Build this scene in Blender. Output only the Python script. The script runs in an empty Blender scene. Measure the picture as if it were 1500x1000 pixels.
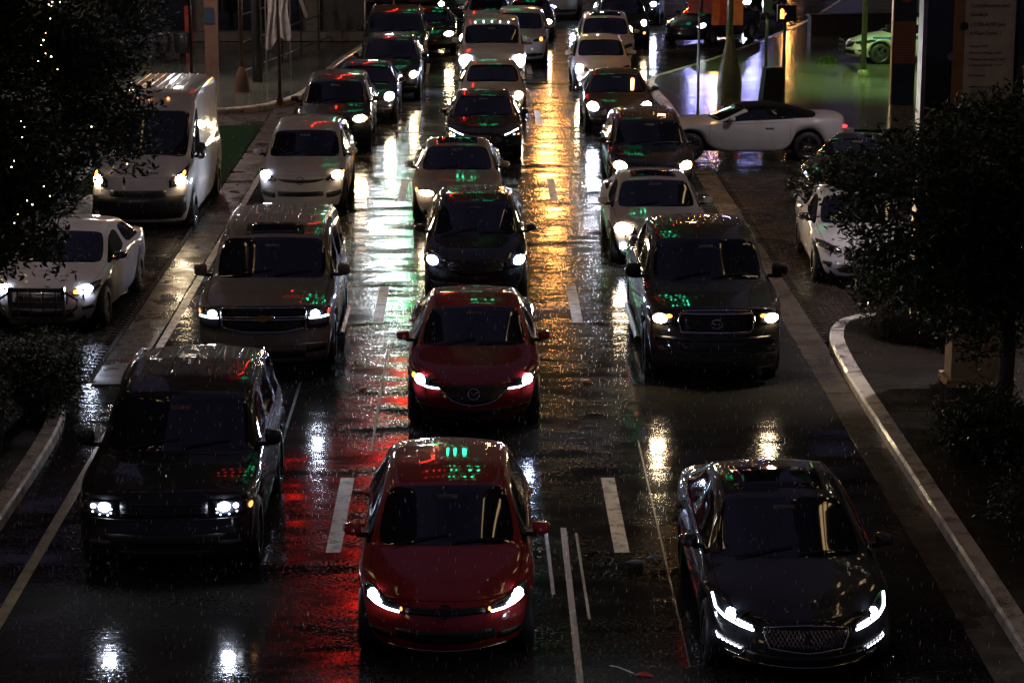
import bpy, bmesh, math, random
import numpy as np
from mathutils import Vector, Matrix
from mathutils.bvhtree import BVHTree

S = bpy.context.scene
COL = S.collection
R = math.radians
random.seed(7)

# ------------------------------------------------------------------ camera, sky, exposure
cam = bpy.data.cameras.new('camera')
co = bpy.data.objects.new('camera', cam); COL.objects.link(co); S.camera = co
cam.sensor_width = 36.0; cam.lens = 83.64; cam.clip_start = 0.5; cam.clip_end = 2000
CAMH = 8.24
_th, _ps = R(12.727), R(0.80)
_F = Vector((math.sin(_ps)*math.cos(_th), math.cos(_ps)*math.cos(_th), -math.sin(_th)))
_R = Vector((math.cos(_ps), -math.sin(_ps), 0)); _U = _R.cross(_F)
co.matrix_world = Matrix(((_R.x, _U.x, -_F.x, 0), (_R.y, _U.y, -_F.y, 0), (_R.z, _U.z, -_F.z, CAMH), (0, 0, 0, 1)))

w = bpy.data.worlds.new('World'); S.world = w; w.use_nodes = True
nt = w.node_tree; nt.nodes.clear()
out = nt.nodes.new('ShaderNodeOutputWorld'); bg = nt.nodes.new('ShaderNodeBackground')
tc = nt.nodes.new('ShaderNodeTexCoord'); nz = nt.nodes.new('ShaderNodeTexNoise'); nz.inputs['Scale'].default_value = 2.2
nz.inputs['Detail'].default_value = 4
cr = nt.nodes.new('ShaderNodeValToRGB')
cr.color_ramp.elements[0].position = 0.3; cr.color_ramp.elements[0].color = (0.016, 0.016, 0.036, 1)
cr.color_ramp.elements[1].position = 0.75; cr.color_ramp.elements[1].color = (0.050, 0.042, 0.080, 1)
nt.links.new(tc.outputs['Generated'], nz.inputs['Vector']); nt.links.new(nz.outputs['Fac'], cr.inputs['Fac'])
nt.links.new(cr.outputs['Color'], bg.inputs['Color']); nt.links.new(bg.outputs[0], out.inputs['Surface'])
bg.inputs['Strength'].default_value = 1.0          # rain clouds lit from below by the city

S.view_settings.view_transform = 'Standard'; S.view_settings.look = 'None'
S.view_settings.exposure = 0.0; S.view_settings.gamma = 1.0; S.view_settings.use_curve_mapping = False
S.render.engine = 'CYCLES'
S.cycles.use_denoising = True
S.cycles.denoising_input_passes = 'RGB_ALBEDO_NORMAL'; S.cycles.denoising_prefilter = 'ACCURATE'
S.cycles.max_bounces = 5; S.cycles.diffuse_bounces = 2; S.cycles.glossy_bounces = 4
S.cycles.transmission_bounces = 2; S.cycles.transparent_max_bounces = 4
S.cycles.sample_clamp_indirect = 6.0
S.cycles.caustics_reflective = False; S.cycles.caustics_refractive = False

# ------------------------------------------------------------------ helpers
def tag(o, label=None, cat=None, group=None, kind=None):
    if label: o['label'] = label
    if cat: o['category'] = cat
    if group: o['group'] = group
    if kind: o['kind'] = kind
    return o

def empty(name, loc=(0, 0, 0), rz=0, label=None, cat=None, group=None, kind=None):
    o = bpy.data.objects.new(name, None); COL.objects.link(o)
    o.location = loc; o.rotation_euler = (0, 0, rz); o.empty_display_size = 0.2
    return tag(o, label, cat, group, kind)

def link(name, me, parent=None, loc=None, rot=None, scale=None):
    o = bpy.data.objects.new(name, me); COL.objects.link(o)
    if parent: o.parent = parent
    if loc is not None: o.location = loc
    if rot is not None: o.rotation_euler = rot
    if scale is not None: o.scale = scale
    return o

def mk(name, V, Fc, mat, parent=None, smooth=False):
    me = bpy.data.meshes.new(name); me.from_pydata([tuple(v) for v in V], [], [tuple(f) for f in Fc])
    me.materials.append(mat); me.update()
    if smooth: me.polygons.foreach_set('use_smooth', [True]*len(me.polygons))
    return link(name, me, parent)

class MB:
    """collects simple solids into one mesh"""
    def __init__(s): s.V = []; s.F = []
    def add(s, V, F):
        n = len(s.V); s.V += [tuple(v) for v in V]; s.F += [tuple(i+n for i in f) for f in F]; return s
    def box(s, c, d, rz=0, m=None):
        hx, hy, hz = d[0]/2, d[1]/2, d[2]/2
        pts = [Vector((x*hx, y*hy, z*hz)) for z in (-1, 1) for x, y in ((-1, -1), (1, -1), (1, 1), (-1, 1))]
        if m is None: m = Matrix.Rotation(rz, 3, 'Z')
        pts = [m @ p + Vector(c) for p in pts]
        return s.add(pts, [(3, 2, 1, 0), (4, 5, 6, 7), (0, 1, 5, 4), (1, 2, 6, 5), (2, 3, 7, 6), (3, 0, 4, 7)])
    def tube(s, P, rad, n=8, cap=True):
        P = [Vector(p) for p in P]
        if not isinstance(rad, (list, tuple)): rad = [rad]*len(P)
        V = []; F = []
        up = None
        for i, p in enumerate(P):
            t = (P[min(i+1, len(P)-1)]-P[max(i-1, 0)])
            if t.length < 1e-9: t = Vector((0, 0, 1))
            t.normalize()
            a = Vector((0, 0, 1)) if abs(t.z) < .9 else Vector((1, 0, 0))
            u = t.cross(a).normalized(); v = t.cross(u)
            for k in range(n):
                an = 2*math.pi*k/n
                V.append(p+(u*math.cos(an)+v*math.sin(an))*rad[i])
        for i in range(len(P)-1):
            for k in range(n):
                F.append((i*n+k, i*n+(k+1) % n, (i+1)*n+(k+1) % n, (i+1)*n+k))
        if cap:
            F.append(tuple(range(n))[::-1]); F.append(tuple((len(P)-1)*n+k for k in range(n)))
        return s.add(V, F)
    def lathe(s, prof, c=(0, 0, 0), n=16, axis='Z'):
        V = []; F = []
        for r, z in prof:
            for k in range(n):
                a = 2*math.pi*k/n
                if axis == 'Z': V.append((c[0]+r*math.cos(a), c[1]+r*math.sin(a), c[2]+z))
                else: V.append((c[0]+z, c[1]+r*math.cos(a), c[2]+r*math.sin(a)))
        for i in range(len(prof)-1):
            for k in range(n):
                F.append((i*n+k, i*n+(k+1) % n, (i+1)*n+(k+1) % n, (i+1)*n+k))
        return s.add(V, F)
    def ball(s, c, r, n=8):
        if not isinstance(r, (list, tuple)): r = (r, r, r)
        V = [(c[0], c[1], c[2]-r[2])]; F = []
        m = max(3, n//2)
        for i in range(1, m):
            ph = -math.pi/2+math.pi*i/m
            for k in range(n):
                a = 2*math.pi*k/n
                V.append((c[0]+r[0]*math.cos(ph)*math.cos(a), c[1]+r[1]*math.cos(ph)*math.sin(a), c[2]+r[2]*math.sin(ph)))
        V.append((c[0], c[1], c[2]+r[2])); T = len(V)-1
        for k in range(n): F.append((0, 1+(k+1) % n, 1+k))
        for i in range(m-2):
            for k in range(n): F.append((1+i*n+k, 1+i*n+(k+1) % n, 1+(i+1)*n+(k+1) % n, 1+(i+1)*n+k))
        for k in range(n): F.append((1+(m-2)*n+k, 1+(m-2)*n+(k+1) % n, T))
        return s.add(V, F)
    def prism(s, poly, z0, z1):
        n = len(poly)
        V = [(x, y, z0) for x, y in poly]+[(x, y, z1) for x, y in poly]
        F = [tuple(range(n))[::-1], tuple(range(n, 2*n))]+[(i, (i+1) % n, n+(i+1) % n, n+i) for i in range(n)]
        return s.add(V, F)
    def build(s, name, mat, parent=None, smooth=False):
        return mk(name, s.V, s.F, mat, parent, smooth)

# ------------------------------------------------------------------ materials
def nodes(name):
    m = bpy.data.materials.new(name); m.use_nodes = True
    t = m.node_tree; b = t.nodes['Principled BSDF']; return m, t, b

def add(t, kind, **kw):
    n = t.nodes.new(kind)
    for k, v in kw.items():
        if k in n.inputs: n.inputs[k].default_value = v
        else: setattr(n, k, v)
    return n

def ramp(t, src, p0, c0, p1, c1):
    r = t.nodes.new('ShaderNodeValToRGB'); e = r.color_ramp.elements
    e[0].position = p0; e[1].position = p1
    e[0].color = c0 if isinstance(c0, tuple) else (c0, c0, c0, 1)
    e[1].color = c1 if isinstance(c1, tuple) else (c1, c1, c1, 1)
    t.links.new(src, r.inputs['Fac']); return r.outputs['Color']

def c4(c): return (c[0], c[1], c[2], 1)

def simple(name, col, rough=.5, metal=0.0, coat=0.0, var=.25, scale=6.0, bump=0.0, bscale=60.0, spec=.5):
    m, t, b = nodes(name)
    b.inputs['Roughness'].default_value = rough; b.inputs['Metallic'].default_value = metal
    b.inputs['Coat Weight'].default_value = coat; b.inputs['Coat Roughness'].default_value = .08
    b.inputs['Specular IOR Level'].default_value = spec
    tc = add(t, 'ShaderNodeTexCoord'); n = add(t, 'ShaderNodeTexNoise', Scale=scale, Detail=5.0)
    t.links.new(tc.outputs['Object'], n.inputs['Vector'])
    lo = tuple(x*(1-var) for x in col)+(1,); hi = tuple(min(1, x*(1+var)) for x in col)+(1,)
    t.links.new(ramp(t, n.outputs['Fac'], .3, lo, .7, hi), b.inputs['Base Color'])
    if bump:
        n2 = add(t, 'ShaderNodeTexNoise', Scale=bscale, Detail=4.0); t.links.new(tc.outputs['Object'], n2.inputs['Vector'])
        bp = add(t, 'ShaderNodeBump', Strength=1.0, Distance=bump)
        t.links.new(n2.outputs['Fac'], bp.inputs['Height']); t.links.new(bp.outputs[0], b.inputs['Normal'])
    return m

def paint(name, col, metal=.3, rough=.35, drops=.0005):
    """car paint under a clear coat beaded with rain"""
    m, t, b = nodes(name)
    b.inputs['Metallic'].default_value = metal*.4; b.inputs['Roughness'].default_value = .55
    b.inputs['Specular IOR Level'].default_value = .2
    b.inputs['Coat Weight'].default_value = 1.0; b.inputs['Coat Roughness'].default_value = .02
    tc = add(t, 'ShaderNodeTexCoord')
    n = add(t, 'ShaderNodeTexNoise', Scale=3.0, Detail=6.0); t.links.new(tc.outputs['Object'], n.inputs['Vector'])
    t.links.new(ramp(t, n.outputs['Fac'], .3, c4([x*.82 for x in col]), .7, c4(col)), b.inputs['Base Color'])
    v = add(t, 'ShaderNodeTexVoronoi', Scale=55.0); t.links.new(tc.outputs['Object'], v.inputs['Vector'])
    h = ramp(t, v.outputs['Distance'], .12, 1.0, .42, 0.0)
    n3 = add(t, 'ShaderNodeTexNoise', Scale=8.0, Detail=3.0); t.links.new(tc.outputs['Object'], n3.inputs['Vector'])
    k = ramp(t, n3.outputs['Fac'], .45, 0.0, .62, 1.0)
    mu = add(t, 'ShaderNodeMath', operation='MULTIPLY'); t.links.new(h, mu.inputs[0]); t.links.new(k, mu.inputs[1])
    bp = add(t, 'ShaderNodeBump', Strength=1.0, Distance=drops); t.links.new(mu.outputs[0], bp.inputs['Height'])
    t.links.new(bp.outputs[0], b.inputs['Coat Normal'])
    bp2 = add(t, 'ShaderNodeBump', Strength=.5, Distance=drops); t.links.new(mu.outputs[0], bp2.inputs['Height'])
    t.links.new(bp2.outputs[0], b.inputs['Normal'])
    return m

def emit(name, col, s):
    m = bpy.data.materials.new(name); m.use_nodes = True; t = m.node_tree; t.nodes.clear()
    e = t.nodes.new('ShaderNodeEmission'); o = t.nodes.new('ShaderNodeOutputMaterial')
    e.inputs['Color'].default_value = c4(col); e.inputs['Strength'].default_value = s
    t.links.new(e.outputs[0], o.inputs['Surface']); return m

def wet_ground(name, dark, light, r0=.16, r1=.5, grain=.004, gscale=45.0, patch=.35, ior=1.36, patchscale=.9, lo=.38, hi=.62, bump2=.01, stretch=1.0, gmin=.25, gmix=.5, smin=.05):
    """wet paving: diffuse grit under an uneven film of water"""
    m, t, b = nodes(name)
    tc = add(t, 'ShaderNodeTexCoord'); P = tc.outputs['Object']
    mp = add(t, 'ShaderNodeMapping'); mp.inputs['Scale'].default_value = (stretch, 1, 1); t.links.new(P, mp.inputs['Vector']); PS = mp.outputs[0]
    gr = add(t, 'ShaderNodeTexNoise', Scale=gscale*1.3, Detail=2.5, Roughness=.7); t.links.new(P, gr.inputs['Vector'])
    n2 = add(t, 'ShaderNodeTexNoise', Scale=patch, Detail=7.0, Roughness=.62); t.links.new(P, n2.inputs['Vector'])
    mx = add(t, 'ShaderNodeMath', operation='ADD'); t.links.new(gr.outputs['Fac'], mx.inputs[0]); t.links.new(n2.outputs['Fac'], mx.inputs[1])
    t.links.new(ramp(t, mx.outputs[0], .85, c4(dark), 1.15, c4(light)), b.inputs['Base Color'])
    n3 = add(t, 'ShaderNodeTexNoise', Scale=patchscale, Detail=6.0, Roughness=.62); t.links.new(PS, n3.inputs['Vector'])
    band = n3.outputs['Fac']
    t.links.new(ramp(t, band, lo, r0, hi, r1), b.inputs['Roughness'])
    b.inputs['IOR'].default_value = ior
    # single grains stand dull out of the film of water
    sm = add(t, 'ShaderNodeMath', operation='MULTIPLY_ADD'); t.links.new(gr.outputs['Fac'], sm.inputs[0]); sm.inputs[1].default_value = gmix
    t.links.new(band, sm.inputs[2])
    t.links.new(ramp(t, sm.outputs[0], lo+.5*gmix-.03, .55, hi+.5*gmix+.02, smin), b.inputs['Specular IOR Level'])
    # grit: strong where the film is thin, drowned in the puddles
    g = add(t, 'ShaderNodeTexNoise', Scale=gscale, Detail=3.0, Roughness=.6); t.links.new(P, g.inputs['Vector'])
    k = ramp(t, band, lo+.02, gmin, hi, 1.0)
    mu = add(t, 'ShaderNodeMath', operation='MULTIPLY'); t.links.new(g.outputs['Fac'], mu.inputs[0]); t.links.new(k, mu.inputs[1])
    bp = add(t, 'ShaderNodeBump', Strength=1.0, Distance=grain); t.links.new(mu.outputs[0], bp.inputs['Height'])
    g2 = add(t, 'ShaderNodeTexNoise', Scale=2.3, Detail=3.0); t.links.new(PS, g2.inputs['Vector'])
    bp2 = add(t, 'ShaderNodeBump', Strength=1.0, Distance=bump2); t.links.new(g2.outputs['Fac'], bp2.inputs['Height'])
    t.links.new(bp.outputs[0], bp2.inputs['Normal']); t.links.new(bp2.outputs[0], b.inputs['Normal'])
    return m

def worn_paint(name, col, lo=.30, hi=.44):
    m, t, b = nodes(name)
    tc = add(t, 'ShaderNodeTexCoord'); P = tc.outputs['Object']
    n = add(t, 'ShaderNodeTexNoise', Scale=5.0, Detail=9.0, Roughness=.75); t.links.new(P, n.inputs['Vector'])
    t.links.new(ramp(t, n.outputs['Fac'], lo, c4([.02, .02, .02]), hi, c4(col)), b.inputs['Base Color'])
    b.inputs['Roughness'].default_value = .38; b.inputs['IOR'].default_value = 1.5
    g = add(t, 'ShaderNodeTexNoise', Scale=70.0, Detail=4.0); t.links.new(P, g.inputs['Vector'])
    bp = add(t, 'ShaderNodeBump', Strength=1.0, Distance=.004); t.links.new(g.outputs['Fac'], bp.inputs['Height'])
    t.links.new(bp.outputs[0], b.inputs['Normal'])
    return m

M = {}
M['asphalt'] = wet_ground('wet_asphalt', (.003, .003, .003), (.040, .038, .035), r0=.09, r1=.17, lo=.42, hi=.58, grain=.0037, gscale=19, patchscale=1.5, bump2=.004, stretch=.35, gmin=.12, gmix=.9, smin=.0)
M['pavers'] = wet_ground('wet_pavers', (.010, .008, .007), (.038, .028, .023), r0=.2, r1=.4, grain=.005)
M['joint'] = simple('joint_sand', (.02, .018, .015), .9)
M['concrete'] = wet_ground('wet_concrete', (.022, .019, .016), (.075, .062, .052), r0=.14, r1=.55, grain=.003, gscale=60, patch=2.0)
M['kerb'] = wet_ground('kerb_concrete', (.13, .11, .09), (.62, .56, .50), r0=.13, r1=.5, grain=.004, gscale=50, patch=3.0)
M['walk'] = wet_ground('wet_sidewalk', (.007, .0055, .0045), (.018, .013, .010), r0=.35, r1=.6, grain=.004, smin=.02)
M['plaza'] = wet_ground('wet_plaza', (.04, .04, .032), (.10, .10, .08), r0=.10, r1=.2, grain=.0007, gscale=20, patchscale=.8, lo=.3, hi=.7, bump2=.005, stretch=.3, gmix=.3, smin=.2)
M['line'] = worn_paint('road_paint_white', (.56, .53, .47), .36, .52)
M['line_w'] = worn_paint('road_paint_worn', (.30, .29, .26), .52, .76)
M['line_y'] = worn_paint('road_paint_yellow', (.26, .20, .09), .36, .52)
M['green_sheen'] = simple('bay_green_sheen', (.008, .055, .012), .9, spec=.05, var=.5, scale=30, bump=.02, bscale=60)  # green light off the wet bay, put into the colour
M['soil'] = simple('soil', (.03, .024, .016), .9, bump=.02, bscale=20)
M['grass'] = simple('grass_blades', (.035, .06, .015), .45, var=.5, scale=3)
M['leaf'] = simple('wet_leaves', (.026, .05, .014), .36, var=.5, scale=4, spec=.6)
M['leaf_d'] = simple('wet_dark_leaves', (.015, .030, .009), .5, var=.5, scale=4, spec=.5)
M['bark'] = simple('bark', (.06, .045, .03), .8, bump=.02, bscale=25)
M['glass'] = simple('tinted_glass', (.006, .0065, .009), .035, var=.1, coat=.0, spec=.9)
M['black'] = simple('black_plastic', (.012, .012, .012), .4, var=.2)
M['under'] = simple('dark_underbody', (.006, .006, .006), .9)
M['rubber'] = simple('tyre_rubber', (.018, .018, .018), .55, bump=.002, bscale=80)
M['alloy'] = simple('alloy', (.35, .36, .38), .25, metal=1.0, var=.1)
M['alloy_d'] = simple('dark_alloy', (.08, .08, .085), .3, metal=1.0, var=.1)
M['chrome'] = simple('chrome', (.6, .6, .62), .1, metal=1.0, var=.05)
M['lampglass'] = simple('headlight_housing', (.05, .055, .07), .08, var=.3, coat=1.0, metal=.5)
M['amber_off'] = simple('amber_plastic', (.5, .16, .02), .3)
M['steel'] = simple('galvanised_steel', (.3, .29, .27), .35, metal=.8)
M['steel_d'] = simple('dark_painted_steel', (.02, .02, .022), .3, coat=.6)
M['pole_red'] = simple('painted_pole_brown', (.14, .075, .055), .35, coat=.5)
M['pole_green'] = simple('painted_pole_green', (.16, .2, .1), .35, coat=.5)
M['stone'] = simple('tan_stone', (.34, .26, .18), .6, bump=.004, bscale=30)
M['facade'] = simple('facade_plaster', (.14, .12, .10), .7, bump=.004, bscale=12)
M['facade_d'] = simple('facade_dark', (.05, .048, .05), .5)
M['panel_y'] = simple('cream_panel', (.32, .28, .16), .6)
M['cloth'] = simple('white_cloth', (.32, .28, .27), .7, bump=.01, bscale=9)
M['redplast'] = simple('red_plastic', (.4, .03, .02), .4)
M['orangeplast'] = simple('orange_plastic', (.5, .13, .03), .4)
M['sign_red'] = simple('sign_back_red', (.38, .07, .045), .4)
M['tan'] = simple('banner_tan', (.42, .36, .26), .6, var=.12)
M['brown'] = simple('banner_brown', (.24, .12, .04), .5, var=.12)
M['navy'] = simple('sign_navy', (.02, .035, .06), .4)
M['rust'] = simple('sign_rust', (.30, .10, .05), .5, var=.15)
M['blue'] = simple('livery_blue', (.02, .16, .55), .35, coat=1)
M['print'] = simple('dark_print', (.05, .045, .04), .6)
M['white'] = simple('white_enamel', (.7, .7, .68), .4)
M['fabric'] = simple('soft_top_fabric', (.006, .006, .007), .9, spec=.05, bump=.002, bscale=120)
M['mirror_back'] = simple('mirror_back', (.10, .095, .09), .6)
M['rain'] = simple('raindrops', (.75, .78, .82), .15, var=.05, spec=1.0)
M['gold'] = simple('gold_emblem', (.55, .34, .08), .3, metal=.8)

HW = 1.0
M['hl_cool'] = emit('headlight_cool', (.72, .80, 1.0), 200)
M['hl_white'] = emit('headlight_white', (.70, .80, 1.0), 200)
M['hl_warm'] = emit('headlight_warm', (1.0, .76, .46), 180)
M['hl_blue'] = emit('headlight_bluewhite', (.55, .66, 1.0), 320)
M['drl'] = emit('daytime_strip_white', (.85, .9, 1.0), 9)
M['drl_g'] = emit('daytime_strip_pale', (.75, 1.0, .9), 5)
M['amber'] = emit('amber_lamp', (1.0, .34, .05), 5)
M['amber_dim'] = emit('amber_marker', (1.0, .42, .12), 2.2)
M['tail'] = emit('tail_lamp', (1.0, .05, .06), 2.5)
M['tail_dim'] = emit('tail_lamp_dim', (1.0, .1, .06), .9)
M['fairy'] = emit('fairy_bulb', (1.0, .66, .30), 14)
M['street_lens'] = emit('street_lamp_lens', (1.0, .93, .85), 60)
M['hand'] = emit('signal_hand', (1.0, .38, .08), 4.5)
M['bluelamp'] = emit('small_blue_lamps', (.6, .85, 1.0), 3)
M['sl_white'] = emit('street_lamp_white', (.86, .90, 1.0), 560)
M['sl_blue'] = emit('street_lamp_bluewhite', (.40, .40, 1.0), 150)
M['sl_gold'] = emit('street_lamp_gold', (1.0, .42, .11), 330)
M['sl_pink'] = emit('street_lamp_pinkwhite', (1.0, .86, .80), 500)
M['win_g'] = emit('window_green', (.02, .95, .38), 18)
M['win_r'] = emit('window_red', (1.0, .03, .02), 5)
M['neon_r'] = emit('neon_red', (1.0, .02, .01), 24)
M['neon_g'] = emit('neon_green', (.03, .9, .2), 16)
M['win_w'] = emit('window_warm', (1.0, .66, .32), 3)
PAINTS = {}
def P(key, col, **k):
    if key not in PAINTS: PAINTS[key] = paint('paint_'+key, col, **k)
    return PAINTS[key]
# ------------------------------------------------------------------ cars
# local frame: origin on the ground under the front bumper, +y runs to the rear, the car faces -y
SP = {
 'hatch': dict(L=4.2, W=.893, Wr=.60, rw=.318, yf=.86, yr=3.44, bow=.42, cf=.86,
   prof=[(.13, .74), (.45, .86), (1.05, 1.0), (1.82, 1.41), (2.4, 1.48), (3.2, 1.47), (3.78, 1.42), (4.05, 1.06), (4.17, .98)],
   belt=[(.42, .70), (.9, .84), (1.3, .93), (3.0, .99), (4.0, 1.02)],
   cowl=(1.32, 1.05), wtop=(2.02, 1.82), rroof=(3.62, 3.80), rbase=(3.9, 4.05), pill=[(2.52, 2.62)], wend=3.7,
   fy=[.13, .05, .01, 0, .02, .10]),
 'sedan': dict(L=4.86, W=.92, Wr=.60, rw=.33, yf=.98, yr=3.80, bow=.48, cf=.84,
   prof=[(.15, .70), (.55, .84), (1.28, .98), (2.12, 1.36), (2.75, 1.45), (3.45, 1.41), (4.25, 1.09), (4.75, 1.04)],
   belt=[(.48, .68), (1.0, .83), (1.5, .91), (3.2, .97), (4.7, 1.0)],
   cowl=(1.55, 1.28), wtop=(2.3, 2.12), rroof=(3.4, 3.5), rbase=(4.15, 4.3), pill=[(2.78, 2.88)], wend=3.85,
   fy=[.16, .07, .02, 0, .02, .10]),
 'suv': dict(L=4.68, W=.93, Wr=.64, rw=.36, yf=.92, yr=3.66, bow=.40, cf=.88,
   prof=[(.12, .88), (.5, 1.0), (1.18, 1.12), (1.9, 1.58), (2.5, 1.68), (3.4, 1.69), (4.25, 1.62), (4.55, 1.18), (4.64, 1.05)],
   belt=[(.42, .84), (.9, .98), (1.45, 1.06), (3.2, 1.12), (4.5, 1.16)],
   cowl=(1.42, 1.18), wtop=(2.08, 1.9), rroof=(4.05, 4.25), rbase=(4.4, 4.55), pill=[(2.62, 2.72), (3.5, 3.6)], wend=4.15,
   fy=[.12, .05, .01, 0, .02, .10]),
 'bigsuv': dict(L=5.16, W=1.02, Wr=.78, rw=.40, yf=.98, yr=3.95, bow=.22, cf=.94,
   prof=[(.10, 1.10), (.6, 1.19), (1.42, 1.25), (2.08, 1.76), (2.6, 1.86), (3.6, 1.88), (4.85, 1.84), (5.02, 1.3), (5.12, 1.12)],
   belt=[(.26, 1.06), (.9, 1.14), (1.6, 1.18), (3.6, 1.22), (5.0, 1.24)],
   cowl=(1.58, 1.42), wtop=(2.2, 2.08), rroof=(4.72, 4.85), rbase=(4.92, 5.04), pill=[(2.78, 2.9), (3.75, 3.88)], wend=4.75,
   fy=[.10, .06, .06, .02, 0, .10]),
 'rover': dict(L=4.78, W=.985, Wr=.74, rw=.39, yf=.86, yr=3.72, bow=.20, cf=.94,
   prof=[(.10, 1.04), (.6, 1.11), (1.28, 1.17), (1.92, 1.66), (2.5, 1.76), (3.3, 1.78), (4.35, 1.70), (4.58, 1.2), (4.7, 1.05)],
   belt=[(.24, 1.0), (.9, 1.08), (1.5, 1.12), (3.4, 1.16), (4.6, 1.18)],
   cowl=(1.42, 1.28), wtop=(2.05, 1.92), rroof=(4.2, 4.35), rbase=(4.45, 4.6), pill=[(2.55, 2.66), (3.45, 3.56)], wend=4.25,
   fy=[.10, .06, .04, .01, 0, .10]),
 'pickup': dict(L=5.8, W=1.015, Wr=.74, rw=.40, yf=.98, yr=4.65, bow=.26, cf=.92,
   prof=[(.10, 1.16), (.6, 1.25), (1.38, 1.32), (2.1, 1.82), (2.7, 1.92), (3.4, 1.93), (4.05, 1.88), (4.2, 1.3), (4.35, .92), (5.6, .92), (5.72, 1.22)],
   belt=[(.3, 1.10), (.9, 1.2), (1.6, 1.26), (4.2, 1.30), (5.7, 1.28)],
   cowl=(1.56, 1.38), wtop=(2.25, 2.1), rroof=(3.98, 4.05), rbase=(4.16, 4.22), pill=[(2.85, 2.97)], wend=3.9,
   fy=[.12, .07, .06, .02, 0, .10]),
 'van': dict(L=5.9, W=1.03, Wr=.86, rw=.36, yf=1.0, yr=4.75, bow=.34, cf=.90,
   prof=[(.14, 1.12), (.5, 1.28), (.92, 1.45), (1.72, 2.22), (2.05, 2.46), (2.7, 2.56), (5.65, 2.56), (5.8, 1.7), (5.86, 1.1)],
   belt=[(.36, 1.08), (.9, 1.25), (1.4, 1.36), (5.8, 1.36)],
   cowl=(1.15, .92), wtop=(1.95, 1.74), rroof=(5.6, 5.65), rbase=(5.75, 5.82), pill=[(2.3, 5.7)], wend=2.3,
   fy=[.14, .06, .02, 0, .02, .10]),
 'coupe': dict(L=4.8, W=.95, Wr=.60, rw=.345, yf=.95, yr=3.76, bow=.40, cf=.86,
   prof=[(.12, .72), (.6, .86), (1.5, .97), (2.25, 1.26), (2.75, 1.33), (3.3, 1.26), (4.0, 1.06), (4.7, 1.05)],
   belt=[(.4, .72), (1.0, .86), (1.6, .90), (3.0, .94), (3.9, 1.0), (4.7, .98)],
   cowl=(1.75, 1.5), wtop=(2.4, 2.25), rroof=(3.15, 3.3), rbase=(3.85, 4.05), pill=[], wend=3.45,
   fy=[.14, .06, .02, 0, .02, .08]),
}
TF = [0, .22, .44, .64, .80, .92, 1.0]

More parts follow.
